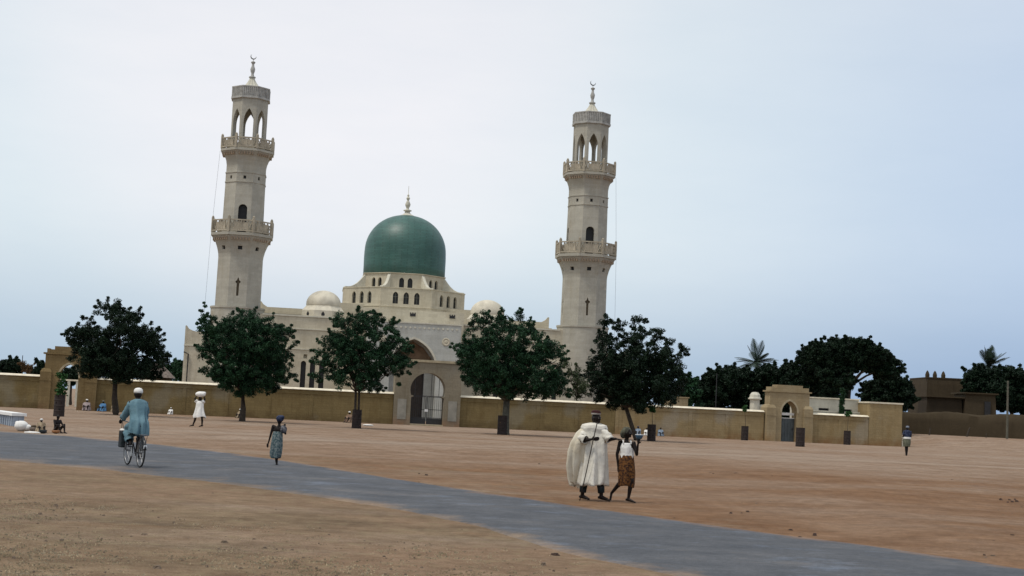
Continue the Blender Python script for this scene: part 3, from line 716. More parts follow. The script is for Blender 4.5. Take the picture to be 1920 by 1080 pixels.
wall_seg(26.95, 32.38, M_['wall_tan'], 'short tan stone wall between the grey-door gate and the tall corner block')

def stepped_gate(a0, mat, label, door):
    p = thing('gateway', wp(a0), TW, label, 'gateway')
    def body(mb_):
        pass
    # arched body with stepped top
    ap = pointed(-.72, .72, -.3, 2.55, 3.55, 7)
    mb = MB(); mb.box(-1.85, 1.85, -.25, .9, -.3, 4.28); bo = mb.build('arch_wall', mat, None)
    c = MB(); c.prism(pointed(-.72, .72, -.6, 2.55, 3.55, 7), -.6, 1.4); cut(bo, c); bo.parent = p
    mb = MB(); mb.box(-2.02, 2.02, -.34, 1.0, 4.282, 4.4); mb.box(-1.62, 1.62, -.25, .9, 4.402, 4.66); mb.box(-1.2, 1.2, -.22, .87, 4.662, 4.92)
    for s_ in (-1, 1):
        mb.box(s_*1.66-.1, s_*1.66+.1, -.27, .92, 4.402, 4.72)
    mb.build('stepped_cornice', mat, p)
    for s_ in (-1, 1):
        mb = MB(); x0, x1 = sorted((s_*1.3, s_*2.15))
        pr = [(0, -.3), (0, 2.9), (.12, 3.12), (.3, 3.2)]
        mb.loft([[(x0+i, -.42+i, z), (x1-i, -.42+i, z), (x1-i, 1.05-i, z), (x0+i, 1.05-i, z)] for i, z in pr])
        mb.box(x0-.03, x1+.03, -.45, -.423, 2.2, 2.28)
        mb.build('pier', mat, p)
    mb = MB(); mb.prism([(x, z) for x, z in pointed(-.86, .86, 2.5, 2.55, 3.72, 7)], -.3, -.253); tr = mb.build('arch_moulding', M_['gatetrim'], None)
    c = MB(); c.prism(pointed(-.722, .722, 2.3, 2.55, 3.552, 7), -.6, .4); cut(tr, c); tr.parent = p
    if door:
        d = MB(); d.box(-.7, .7, .3, .36, .02, 2.02)
        for i in range(6): d.box(-.68+i*.26, -.64+i*.26, .27, .298, .05, 2.0)
        dd = d.build('door', M_['greydoor'], p)
        d = MB(); d.box(.5, .56, .22, .268, 1.0, 1.2); d.build('handle', M_['iron'], dd)
        d = MB(); d.box(-.7, .7, .28, .4, 2.022, 2.08); d.box(-.7, .7, .32, .38, 2.3, 2.52); d.build('transom', M_['white'], p)
    return p
M_['gatetrim'] = simple('gate arch trim', (.38, .32, .21), .9, .2, 3)
stepped_gate(24.75, M_['gate'], 'small tan stepped gateway with a grey metal door in a pointed arch', True)
stepped_gate(-35.7, M_['gate_dark'] if 'gate_dark' in M_ else M_['wall'], 'brown stepped gateway with an open pointed arch beside the leftmost tree', False)

# horseshoe gate
p = thing('main_gate', wp(-7.24), TW, 'tall square gateway with horseshoe arch and black iron gates in front of the portal', 'gateway')
mb = MB(); mb.box(-2.76, 2.76, -.35, .75, -.3, 5.2); bo = mb.build('gate_wall', M_['portal_gate'], None)
hp = [(1.38, -.6), (1.38, 2.3), (1.2, 2.36), (1.2, 2.44)]
for i in range(25):
    a = R_(-19)+R_(218)*i/24; hp.append((1.47*math.cos(a), 2.92+1.42*math.sin(a)))
hp += [(-1.2, 2.44), (-1.2, 2.36), (-1.38, 2.3), (-1.38, -.6)]
c = MB(); c.prism(hp, -.7, 1.2); cut(bo, c); bo.parent = p
mb = MB(); mb.box(-2.86, 2.86, -.45, .85, 5.202, 5.4); mb.box(-2.8, 2.8, -.4, -.352, 2.3, 2.38) if False else None
mb.build('cornice', M_['gatetrim'], p)
for s_ in (-1, 1):
    mb = MB(); x0, x1 = sorted((s_*1.5, s_*2.72)); mb.box(x0, x1, -.39, -.353, .25, 2.45) if False else mb.box(x0+.25, x1-.25, -.385, -.352, .45, 2.1)
    mb.build('plaster_panel', M_['palepatch'] if 'palepatch' in M_ else M_['plaster_grey'] if 'plaster_grey' in M_ else simple('grey patch', (.27, .255, .215), .9, .2, 2), p)
for s_ in (-1, 1):
    mb = MB(); x0, x1 = sorted((s_*.03, s_*1.36))
    for x in (x0, x1-.05): mb.box(x, x+.05, .1, .15, .12, 2.4)
    for z in (.12, .62, 1.3, 2.35): mb.box(x0, x1, .1, .15, z, z+.05)
    for i in range(1, 8):
        x = x0+(x1-x0)*i/8; mb.box(x-.012, x+.012, .115, .135, .12, 2.4)
    mb.box(x0+.05, x1-.05, .12, .13, .15, .6)
    mb.build('iron_gate', M_['iron'], p)
mb = MB()
for a in (-1.0, -.35, .35, 1.0):
    mb.box(a-.02, a+.02, .1, .14, 2.4, 2.92+math.sqrt(max(0, 1.42**2-a*a))-.02)
mb.box(-1.3, 1.3, .1, .14, 2.42, 2.46); mb.build('iron_fanlight', M_['iron'], p)
mb = MB(); mb.box(-1.36, 1.36, -.6, .75, 0, .1); mb.build('threshold', M_['gatetrim'], p)
mb = MB(); mb.box(-.14, .14, .05, .095, 1.15, 1.35); mb.build('lock_plate', M_['white'], p)

# corner block
p = thing('corner_block', wp(32.4), TW, 'tall tan masonry block ending the perimeter wall at right', 'wall')
mb = MB(); mb.box(0, 3.15, -.12, 5.6, -.3, 3.72); mb.build('block', M_['wall_tan'], p)
mb = MB(); mb.box(-.06, 3.22, -.2, 5.7, 3.722, 3.86); mb.build('coping', M_['coping'], p)
o = MB(); o.box(0, .45, 0, .5, 0, .75); o.box(-.04, .49, -.04, .54, .75, .82); o = o.build('concrete_block', M_['coping']); g = wp(35.75, .2); o.location = g; o.rotation_euler[2] = TW
tag(o, 'small pale concrete post at the foot of the tall corner block', 'post')
# white hut behind the wall
p = thing('white_hut', wp(27.6, 2.2), TW, 'small white flat-roofed hut with dark windows behind the wall', 'hut')
mb = MB(); mb.box(0, 4.9, 0, 4, 0, 3.95); hb = mb.build('wall', M_['trim'], None)
c = MB(); c.box(1.0, 2.0, -.2, .3, 2.75, 3.1); c.box(3.2, 4.2, -.2, .3, 2.75, 3.1); cut(hb, c); hb.parent = p
mb = MB(); mb.box(-.08, 4.95, -.1, 4.1, 3.952, 4.06); mb.build('roof', M_['coping'], p)
for x in (1.5, 3.7):
    mb = MB(); mb.box(x-.5, x+.5, .2, .24, 2.75, 3.1); mb.build('window', M_['dark'], p)
mb = MB(); mb.box(0, 9.2, 0, .3, 0, 2.78); mb.box(-.05, 9.2, -.05, .35, 2.78, 2.88); o = mb.build('garden_wall', M_['trim']); o.location = wp(26.9, 1.2); o.rotation_euler[2] = TW
o.data.transform(Matrix.Scale(5.2/9.2, 4, (1, 0, 0))); tag(o, 'low pale inner wall just behind the short tan wall section', 'wall')
# white turret
g = at(1415, 762, 140); p = thing('garden_turret', (g.x, 140, 0), 0, 'small white octagonal turret with rounded cap behind the tan wall', 'turret')
mb = MB(); mb.octo([(.46, 0), (.44, 3.7), (.62, 3.76), (.62, 3.88), (.5, 3.92), (.46, 4.2), (.3, 4.42), (.1, 4.46)]); mb.build('turret_body', M_['trim'], p)
mb = MB(); mb.ellip((.7, .1, 2.95), (.35, .35, .35), 14, 8); mb.box(.4, 1.0, -.2, .4, 0, 2.9); mb.build('side_knob', M_['trim'], p)
g = at(1274, 752, 136); mb = MB(); mb.box(-.85, .85, 0, 2, 0, 3.5); mb.box(-.95, .95, -.1, 2.1, 3.5, 3.6); o = mb.build('outbuilding', M_['gate']); o.location = (g.x, 136, 0); o.rotation_euler[2] = TW
tag(o, 'tan flat-topped outbuilding peeping over the wall right of the rightmost street tree', 'outbuilding')
# inner yard railing with pale posts, seen through the side gate
g = at(128, 735, 133); p = thing('yard_fence', (g.x, 133, 0), TW, 'pale posts and rail of an inner fence seen through the brown side gate', 'fence')
for i in range(-4, 5):
    mb = MB(); mb.box(i*.75-.12, i*.75+.12, -.12, .12, 0, 2.35); mb.build('post', M_['trim'], p)
mb = MB(); mb.box(-3.3, 3.3, -.15, .15, 2.352, 2.5); mb.build('rail', M_['coping'], p)
# thatched hut
g = at(293, 700, 133); p = thing('thatched_hut', (g.x, 133, 0), 0, 'grey thatched hut roof showing above the wall between the leftmost tree and the mosque', 'hut')
mb = MB(); mb.lathe([(1.4, 0), (1.4, 3.3)], 20); mb.build('wall', M_['mud'], p)
mb = MB(); mb.lathe([(1.75, 3.05), (1.2, 3.6), (.5, 4.25), (.1, 4.55)], 24, None, 0, .03, 12); mb.build('roof', M_['thatch'], p)

# ------------------------------------------------------------------ trees
def leaf_mesh(centres, radii, per, lw, ll, outward=.35):
    C = []; 
    centres = np.array(centres); radii = np.array(radii)
    idx = np.repeat(np.arange(len(centres)), per)
    n = len(idx)
    d = rng.normal(size=(n, 3)); d /= np.linalg.norm(d, axis=1)[:, None]
    rad = radii[idx]*rng.random(n)**.45
    P = centres[idx]+d*rad[:, None]*np.array([1, 1, .85])
    nrm = d*outward+rng.normal(size=(n, 3))*.6+np.array([0, 0, .25]); nrm /= np.linalg.norm(nrm, axis=1)[:, None]
    t = rng.normal(size=(n, 3)); t -= nrm*(t*nrm).sum(1)[:, None]; t /= np.linalg.norm(t, axis=1)[:, None]
    b = np.cross(nrm, t); s = rng.uniform(.7, 1.3, n)[:, None]
    a = t*ll*s; c = b*lw*s
    V = np.stack([P-a, P-c*.9+a*.1+nrm*lw*.15, P+a, P+c*.9-a*.1+nrm*lw*.15], 1).reshape(-1, 3)
    return V
def mesh_from_quads(name, V, mat, parent):
    n = len(V)//4; me = bpy.data.meshes.new(name); me.vertices.add(len(V)); me.vertices.foreach_set('co', V.astype(np.float32).ravel())
    me.loops.add(n*4); me.loops.foreach_set('vertex_index', np.arange(n*4, dtype=np.int32)); me.polygons.add(n)
    me.polygons.foreach_set('loop_start', np.arange(0, n*4, 4, dtype=np.int32)); me.polygons.foreach_set('loop_total', np.full(n, 4, dtype=np.int32))
    me.materials.append(mat); me.update(calc_edges=True); me.validate()
    o = bpy.data.objects.new(name, me); COL.objects.link(o); o.parent = parent; return o
def limb(mb, a, b, r0, r1, wob=.12):
    a = Vector(a); b = Vector(b); n = 5; L_ = (b-a).length; pts = []
    for i in range(n+1):
        t = i/n; q = a.lerp(b, t); k = math.sin(PI*t)*wob*L_*.5
        pts.append(q+Vector((random.uniform(-k, k), random.uniform(-k, k), random.uniform(-k, k)*.3+math.sin(PI*t)*L_*.06)))
    mb.tube(pts, [r0+(r1-r0)*i/n for i in range(n+1)], 7)
def tree(name, base_px, Y, lobes, label, group=None, mat='leaf', bark='bark', tr=.14, rc=.3, per=80, lsz=.066, fork=None, stems=None, dens=1., depth=.8, cat='tree', base=None, gap=-.13):
    g = base if base is not None else gx(base_px, Y)
    p = thing(name, g, 0, label, cat, group)
    cs = []; rs = []; LB = []
    if mat == 'leaf_dark' and group == BT: gap = -1; rc *= .85; lsz *= .75; per = int(per*1.7); dens *= 1.0
    for (px, py, r) in lobes:
        q = at(px, py, Y)-g; R = r*Y/FPX*.93; LB.append((Vector((q.x, 0, q.z)), R))
    cxm = sum(l[0].x for l in LB)/len(LB); hwid = max(abs(l[0].x-cxm)+l[1] for l in LB)
    allb = []; zmax = max(l[0].z+l[1] for l in LB); zmin = min(l[0].z-l[1] for l in LB)
    for q, R in LB:
        lim = math.sqrt(max(.0, 1-min(1, abs(q.x-cxm)/hwid)**2))*hwid*depth
        for dy in ((-.45, .45) if R > .55 and lim > 1 else (0,)):
            allb.append((Vector((q.x, q.y+dy*lim+random.uniform(-.15, .15)*lim, q.z)), R))
    for q, R in allb:
        n = max(3, int(dens*4.9*(R/rc)**2))
        for _ in range(n):
            d = Vector((random.gauss(0, 1), random.gauss(0, 1), random.gauss(0, 1))).normalized()
            rr = R*(random.uniform(.75, 1.08) if random.random() < .7 else random.uniform(.2, .8))
            c = q+Vector((d.x*rr, d.y*rr, d.z*rr*.9))
            if mnoise.noise(c*.85+Vector((base_px*.37, 0, Y))) < gap*(1+2.2*max(0., 1-abs(c.x-cxm)/(hwid*.75))*max(0., min(1, (zmax-c.z)/(zmax-zmin)*1.6-.3))): continue
            cs.append(c); rs.append(rc*random.uniform(.55, 1.1))
        # sparse twigs sticking out
        for _ in range(max(2, int(R*4))):
            a = random.uniform(-.6, PI+.6); dd = Vector((math.cos(a), random.uniform(-.4, .4), math.sin(a)))
            for st_ in (1.05, 1.05+.28*rc/R*3*random.random()+.08): cs.append(q+dd*R*st_); rs.append(rc*(.55 if st_ == 1.05 else .38))
    V = leaf_mesh([tuple(c) for c in cs], rs, per, lsz*.5, lsz)
    mesh_from_quads('crown', V, M_[mat], p)
    mb = MB(); lowz = min(q.z-R*.3 for q, R in LB)
    fk = Vector((fork[0], 0, fork[1])) if fork else Vector((cxm*.5, 0, max(.8, lowz)))
    if fork: f3 = at(fork[0], fork[1], Y)-g; fk = Vector((f3.x, 0, f3.z))
    st = stems or [(0, 0)]
    for (sx, sx2) in st:
        b0 = Vector((sx, 0, -.2)); b1 = fk+Vector((sx2, 0, 0))
        k = b0.lerp(b1, .5)+Vector((random.uniform(-.06, .06), 0, 0)); mb.tube([b0, Vector((sx, 0, .15)), k, b1], [tr*1.5, tr*1.15, tr, tr*.85], 10)
        for q, R in random.sample(allb, min(len(allb), 14)):
            limb(mb, b1, q, tr*.55, .02)
    mb.build('trunk', M_[bark], p, 'all')
    return p
ST = 'street trees along the wall'; BT = 'trees behind the perimeter wall'
tree('street_tree', 217, 100, [(212,590,24),(214,574,14),(255,592,14),(240,612,30),(162,610,14),(150,628,20),(137,640,14),(180,640,30),(205,640,30),(262,632,30),(287,645,24),(303,662,15),(290,680,24),(180,672,32),(150,660,20),(215,680,36),(255,682,34),(175,695,20),(235,700,24),(278,698,18),(146,600,9)],
    'broad dark street tree hiding the open side gate, leftmost of the row', ST, mat='leaf_dark', tr=.2, fork=(216, 712))
tree('street_tree', 454, 98.3, [(388,585,12),(384,605,12),(392,625,20),(378,622,9),(425,608,24),(462,602,22),(468,592,14),(500,612,20),(525,628,20),(543,645,15),(400,655,26),(440,645,40),(485,650,42),(522,668,24),(408,690,24),(440,690,36),(490,695,40),(530,700,24),(460,722,24),(425,716,18),(500,722,18),(540,622,8)],
    'street tree with thin sprigs at its upper left, in front of the left minaret', ST, tr=.19, fork=(455, 735))
tree('street_tree', 668, 93, [(672,600,22),(650,605,20),(695,600,18),(712,600,10),(730,612,15),(745,628,12),(625,642,20),(605,655,17),(655,640,32),(700,640,34),(735,645,22),(757,650,14),(608,680,20),(640,680,30),(690,685,36),(740,680,30),(762,690,15),(602,705,15),(640,712,18),(690,715,24),(735,712,16),(655,662,20)],
    'two-stemmed street tree rising from a dark drum left of the horseshoe gate', ST, tr=.085, fork=(670, 735), stems=[(-.2, -.1), (.22, .12)], dens=.8)
tree('street_tree', 947, 95.3, [(902,598,15),(880,620,12),(935,600,14),(948,592,12),(968,598,15),(990,622,20),(905,630,28),(955,635,34),(870,655,18),(895,670,34),(945,680,42),(1000,660,34),(1030,655,22),(1045,675,18),(1000,705,38),(950,720,34),(900,715,30),(1040,712,24),(875,700,16),(1020,735,18),(980,738,16),(1055,735,12),(868,680,12),(1010,632,14)],
    'tallest thick-trunked street tree just right of the horseshoe gate', ST, bark='bark_pale', tr=.24, fork=(950, 752))
tree('street_tree', 1192, 97, [(1135,605,14),(1150,612,11),(1168,615,14),(1128,635,14),(1145,645,18),(1196,603,13),(1205,620,16),(1228,632,17),(1190,645,26),(1262,650,15),(1272,665,14),(1255,662,10),(1232,668,24),(1180,680,38),(1135,680,30),(1120,705,24),(1150,720,34),(1205,715,40),(1250,705,28),(1268,690,14),(1265,725,20),(1125,738,18),(1175,745,24),(1225,742,24),(1284,655,6),(1120,745,14),(1150,752,16),(1200,755,18),(1245,745,18),(1175,715,34),(1215,690,30)],
    'ragged dark street tree with leaning trunk by the right minaret, rightmost of the row', ST, mat='leaf_dark', tr=.15, fork=(1174, 765))
BT = 'trees behind the perimeter wall'
tree('bush_tree', 1075, 128, [(1068,690,12),(1085,700,14),(1070,715,14),(1092,725,14),(1080,740,12),(1098,745,10),(1110,690,8)], 'sparse olive-green tree inside the wall between the two right street trees', BT, mat='leaf_olive', tr=.07, dens=.8, per=60, rc=.4, lsz=.085)
tree('garden_tree', 22, 150, [(10,690,12),(25,688,14),(40,694,10),(-10,690,14),(0,700,12)], 'low dark tree above the wall at the far left edge', BT, mat='leaf_dark', rc=.5, lsz=.18, dens=.9)
tree('garden_tree', 48, 147, [(47,684,9),(52,692,9)], 'rust-brown small tree above the wall near the left edge', BT, mat='leaf_rust', rc=.35, tr=.08)
tree('garden_tree', 75, 152, [(72,686,9),(80,694,12),(64,697,10),(88,700,9)], 'small dark tree left of the brown stepped side gate', BT, mat='leaf_dark', rc=.5, lsz=.18)
tree('garden_tree', 132, 145, [(120,706,12),(135,704,14),(148,708,12),(128,714,10)], 'dark tree seen through the arch of the brown side gate', BT, mat='leaf_dark', rc=.5, lsz=.18)
tree('garden_tree', 330, 160, [(322,695,11),(335,688,12),(345,698,12),(312,703,9),(340,706,12),(310,690,5)], 'grey-green tree between the thatched roof and the mosque corner', BT, rc=.5, lsz=.18)
tree('garden_tree', 1285, 160, [(1275,712,12),(1292,716,12),(1285,730,16),(1300,738,12),(1270,735,14),(1290,755,14),(1305,762,14)], 'grey-green tree peeping out right of the rightmost street tree', BT, mat='leaf', rc=.5, lsz=.18, dens=.8)
tree('garden_tree', 1330, 165, [(1320,728,18),(1342,712,18),(1352,702,14),(1340,738,22),(1312,745,14),(1365,720,20),(1325,765,16),(1350,766,16)], 'round dark tree beside the thin pole, left end of the grove', BT, mat='leaf_dark', rc=.55, lsz=.2, tr=.2)
tree('garden_tree', 1385, 168, [(1375,702,16),(1392,712,20),(1378,735,26),(1402,738,24),(1408,718,16),(1385,768,16),(1410,768,16)], 'dark dense tree just left of the palm in the grove', BT, mat='leaf_dark', rc=.55, lsz=.2, tr=.2)
tree('garden_tree', 1448, 166, [(1432,708,16),(1450,702,18),(1440,735,26),(1465,725,24),(1475,698,16),(1455,745,20),(1440,765,18),(1468,768,22),(1490,772,20),(1478,790,20)], 'dark dense tree behind the gate with the grey metal door', BT, mat='leaf_dark', rc=.55, lsz=.2, tr=.2)
tree('garden_tree', 1505, 160, [(1490,696,16),(1508,700,20),(1500,728,28),(1528,720,26),(1535,745,26),(1505,752,20),(1520,768,18),(1548,765,18),(1570,765,16)], 'tallest dark tree of the grove, under the left of the umbrella tree', BT, mat='leaf_dark', rc=.55, lsz=.2, tr=.2)
tree('umbrella_tree', 1582, 150, [(1515,668,16),(1560,668,22),(1590,668,20),(1620,662,18),(1640,668,18),(1532,662,20),(1555,652,20),(1580,648,16),(1605,656,20),(1520,680,15),(1548,678,20),(1578,668,20),(1608,678,18),(1632,668,18),(1655,678,20),(1672,690,16),(1660,698,16),(1638,690,14),(1590,690,12),(1560,698,18),(1535,702,18),(1570,718,18),(1595,712,10),(1558,735,22)],
    'large umbrella-crowned tree standing above the white hut', BT, gap=-1, mat='leaf_dark', rc=.45, lsz=.16, tr=.3, fork=(1592, 725), depth=1)
tree('garden_tree', 1660, 158, [(1640,728,18),(1662,722,18),(1682,720,14),(1698,728,12),(1650,748,24),(1680,750,24),(1702,748,12),(1700,762,10),(1628,745,14)], 'round dark tree behind the corner block, beside the mud buildings', BT, mat='leaf_dark', rc=.5, lsz=.18, tr=.2)
tree('garden_tree', 1833, 185, [(1838,700,12),(1862,704,14),(1856,716,16),(1822,700,10),(1830,715,16),(1850,720,20),(1845,745,24),(1815,730,12),(1825,755,18)], 'dark tree under the right palm, at the mud buildings', BT, mat='leaf_dark', rc=.6, lsz=.22, tr=.2)
tree('garden_tree', 1895, 182, [(1885,702,14),(1902,708,16),(1918,712,16),(1880,730,24),(1905,735,26),(1930,735,24),(1890,758,20),(1920,760,20),(1868,755,18)], 'broad dark tree at the right edge behind the tall pole', BT, mat='leaf_dark', rc=.6, lsz=.22, tr=.25)
def palm(px, pyc, Y, rpx, label, nf=34):
    g = gx(px, Y); c = at(px, pyc, Y)-g; R = rpx*Y/FPX; p = thing('palm_tree', g, 0, label, 'palm tree', 'palms beyond the wall')
    mb = MB(); mb.tube([(0, 0, -.2), (.05, 0, c.z*.5), (c.x, 0, c.z)], [.3, .22, .2], 10); mb.build('trunk', M_['bark_pale'], p, 'all')
    Q = []
    for i in range(nf):
        az = 2*PI*i*.381966+random.uniform(-.2, .2); el = R_(random.uniform(-18, 80)); Lf = R*random.uniform(.85, 1.15)
        d = Vector((math.cos(az)*math.cos(el), math.sin(az)*math.cos(el), math.sin(el))); pts = []
        for k in range(13):
            t = k/12; q = Vector((c.x, 0, c.z))+d*Lf*t+Vector((0, 0, -Lf*.28*t*t*math.cos(el))); pts.append(q)
        for k in range(12):
            a, b = pts[k], pts[k+1]; t = (b-a).normalized(); s = t.cross(Vector((0, 0, 1)))
            if s.length < .1: s = Vector((1, 0, 0))
            s.normalize(); r_ = s*.02; Q += [a-r_, a+r_, b+r_, b-r_]
            ln = Lf*.26*math.sin(PI*min(1, (k+2)/14))+.05
            for sg in (-1, 1):
                for h in (0, .5):
                    a2 = a.lerp(b, h); tip = a2+s*sg*ln*.8+t*ln*.6+Vector((0, 0, -ln*.2)); w_ = t*.05
                    Q += [a2-w_, a2+w_, tip+w_*.3, tip-w_*.3]
    mesh_from_quads('fronds', np.array([tuple(v) for v in Q]), M_['palm'], p); return p
palm(1418, 679, 175, 42, 'feathery palm rising above the dark grove right of the mosque')
palm(1854, 686, 190, 42, 'bushy palm crown above the dark trees near the right edge', 40)
# green column plant before the hut
g = gx(1575, 128.4); p = thing('column_plant', g, 0, 'narrow green column-shaped plant in front of the white hut', 'plant')
cs = []; rs = []
for i in range(170): z = random.uniform(1.2, 4.9); a = random.uniform(0, 2*PI); cs.append((math.cos(a)*.14+.02*z, math.sin(a)*.14, z)); rs.append(.13)
mesh_from_quads('foliage', leaf_mesh(cs, rs, 26, .035, .08), M_['column_green'], p); mb = MB(); mb.tube([(0, 0, -.1), (.09, 0, 4.7)], [.08, .05], 8); mb.build('stem', M_['bark'], p)

# drum tree guards with saplings
def drum_guard(px, Y, label, w_=.58, h=1.2, sap=None):
    g = gx(px, Y); p = thing('tree_guard', g, random.uniform(0, 1), label, 'tree guard', 'dark drum tree guards on the square')
    r = w_/2; prof = [(r*.99, 0), (r*1.03, .02)]
    for i in range(1, 4): z = h*i/4; prof += [(r, z-.04), (r*1.05, z), (r, z+.04)]
    prof += [(r, h-.03), (r*1.04, h), (r*.96, h), (r*.94, .03)]
    mb = MB(); mb.lathe(prof, 20); o = mb.build('drum', M_['rust'], None)
    c = MB()
    for i in range(6):
        for z in (.32, .62, .9): c.box(-.03, .03, -r-.2, -r+.1, h*z-.03, h*z+.05, Rz(i*PI/3+z))
    c.box(-.05, .05, -1, 1, -.1, .12, Rz(.3)); cut(o, c); o.parent = p
    mb = MB(); mb.lathe([(r*.9, .01), (r*.9, .3)], 16); mb.build('soil_fill', M_['mud_dark'], p)
    if sap:
        s = thing('sapling', g, 0, sap[2], 'sapling', 'saplings growing in the drums'); zt = sap[0]
        mb = MB(); mb.tube([(0, 0, .2), (.03, 0, zt*.6), (sap[1], 0, zt)], [.025, .02, .01], 6)
        cs = []; 
        for i in range(sap[3]):
            a = random.uniform(0, 2*PI); zz = zt+random.uniform(-sap[4], sap[4]); rr = random.uniform(.05, .3); q = (sap[1]+math.cos(a)*rr, math.sin(a)*rr, zz); cs.append(q); mb.tube([(sap[1]*.8, 0, zz-.15), q], .008, 4)
        mb.build('stem', M_['bark'], s); mesh_from_quads('leaves', leaf_mesh(cs, [.14]*len(cs), 24, .04, .085), M_['leaf_bright'], s)
    return p
drum_guard(110, 85.3, 'dark drum at the left by the side gate, a green sapling growing from it', .62, 1.28, (1.9, .05, 'green sapling in the drum beside the brown side gate', 34, .62))
drum_guard(668, 92.9, 'dark drum around the two-stemmed tree left of the horseshoe gate', .6, 1.2)
drum_guard(941, 94.5, 'dark drum at the foot of the thick pale trunk right of the horseshoe gate', .62, 1.25)
drum_guard(1221, 97.4, 'dark drum beside the leaning trunk of the rightmost street tree', .58, 1.12, (2.15, .0, 'tiny leafy sapling in the drum right of the leaning trunk', 12, .15))
drum_guard(1396, 122.5, 'dark drum by the tan wall left of the grey metal door', .6, 1.2, (2.7, -.1, 'thin sapling in the drum left of the small stepped gate', 10, .22))
drum_guard(1500, 103.5, 'dark empty drum in front of the grey-door gateway', .64, 1.35)
drum_guard(1588, 125, 'dark drum by the short wall beside the corner block', .6, 1.2, (2.7, .05, 'thin sapling in the drum near the corner block', 12, .2))

# ------------------------------------------------------------------ mud town at right
def mud_box(name, px0, px1, pyt, Y, depth, mat, label, pins=(), par=.25, cat='building'):
    a = at(px0, pyt, Y); b = at(px1, pyt, Y); g = gx((px0+px1)/2, Y); hw = (b.x-a.x)/2; h = (a.z+b.z)/2-g.z
    p = thing(name, g, 0, label, cat, 'mud buildings behind the mud wall'); n = 9; rings = []
    for z, ins in ((-.5, 0), (h*.5, .08), (h*.9, .16), (h, .22)):
        rings.append([(-hw+ins, -depth/2+ins, z), (hw-ins, -depth/2+ins, z), (hw-ins, depth/2-ins, z), (-hw+ins, depth/2-ins, z)])
    mb = MB(); mb.loft(rings); o = mb.build('wall', mat, p)
    mb = MB(); mb.box(-hw+.18, hw-.18, -depth/2+.14, depth/2-.14, h, h+.16); mb.build('parapet', mat, p)
    if pins:
        for x in pins:
            mb = MB(); mb.lathe([(.28, h), (.3, h+.5), (.18, h+.85), (.04, h+1.05)], 10, T(-hw+x*2*hw, -depth/2+.45, 0)); mb.build('pinnacle', mat, p)
    return p, hw, h, depth
p1, hw, h, d = mud_box('mud_house', 1717, 1803, 712, 200, 9, M_['mud'], 'tall mud house with small pinnacles beside the dark round tree', (.04, .2, .38))
mb = MB(); mb.box(-hw+1.6, -hw+2.0, -d/2-.12, -d/2+.1, h*.4, h*.6); mb.build('window', M_['dark'], p1)
p2, hw, h, d = mud_box('mud_shed', 1726, 1796, 748, 178, 4, M_['mud_dark'], 'low dark mud shed in front of the tall mud house')
mb = MB(); mb.box(-hw, hw, -d/2-.3, d/2+.1, h+.162, h+.3); mb.build('roof', M_['mud'], p2)
p3, hw, h, d = mud_box('mud_house', 1795, 1856, 742, 178, 5, M_['mud'], 'flat-topped mud house below the right palm')
mb = MB(); mb.box(-hw-.1, hw+.1, -d/2-.15, d/2+.1, h+.162, h+.32); mb.build('roof', M_['mud_roof'] if 'mud_roof' in M_ else M_['mud'], p3)
mb = MB(); mb.box(-.35, .35, -d/2-.1, -d/2+.1, 0, 1.9, T(hw*.4, 0, h-2.6)); mb.build('door', M_['dark'], p3)
# long mud wall with soft uneven top
g0 = gx(1700, 163); p = []
mb = MB(); rings = []
for i in range(61):
    px = 1688+i*6.2; Y = 163-i*.12; gg = gx(px, Y); top = at(px, 771+.035*(px-1690)+2.0*math.sin(i*.33)+random.uniform(-.6, .6), Y).z-gg.z
    x, y = gg.x-g0.x, gg.y-g0.y; z = gg.z-g0.z
    rings.append([(x, y-.55, z-.3), (x, y-.4, z+top*.6), (x, y-.28, z+top*.92), (x, y-.05, z+top), (x, y+.2, z+top*.92), (x, y+.5, z-.3)])
mb.loft(rings); o = mb.build('mud_wall', M_['mud'], None, True); o.location = g0; tag(o, 'long uneven brown mud wall running to the right edge', 'wall')
def pole(px, pyt, Y, r, name, label, arms=False, lean=0, mat='bark_pale', cat='pole'):
    g = gx(px, Y); h = at(px, pyt, Y).z-g.z; p = thing(name, g, 0, label, cat)
    mb = MB(); mb.tube([(0, 0, -.2), (lean*.5, 0, h*.5), (lean, 0, h)], [r, r*.9, r*.75], 8); mb.build('shaft', M_[mat], p)
    if arms:
        mb = MB(); mb.box(-.5, .5, -.05, .05, h-.5, h-.4); mb.build('crossbar', M_[mat], p)
    return p
pole(1888, 714, 150, .13, 'utility_pole', 'tall pale wooden pole standing before the mud wall at right')
pole(1340, 700, 142, .05, 'lamp_pole', 'thin grey pole in front of the grove right of the mosque', mat='iron')
pole(36, 666, 150, .05, 'thin_pole', 'thin pole above the trees at the far left', mat='iron')
pole(1742, 802, 152, .09, 'wooden_post', 'short leaning wooden post by the mud wall, nearer the corner block', lean=.12, mat='bark', cat='post')
pole(1812, 801, 152, .11, 'wooden_post', 'thicker leaning wooden post by the mud wall, further right', lean=.35, mat='bark', cat='post')
pole(1849, 812, 150, .05, 'wooden_post', 'short thin stake at the mud wall, left of the tall pale pole', mat='bark', cat='post')

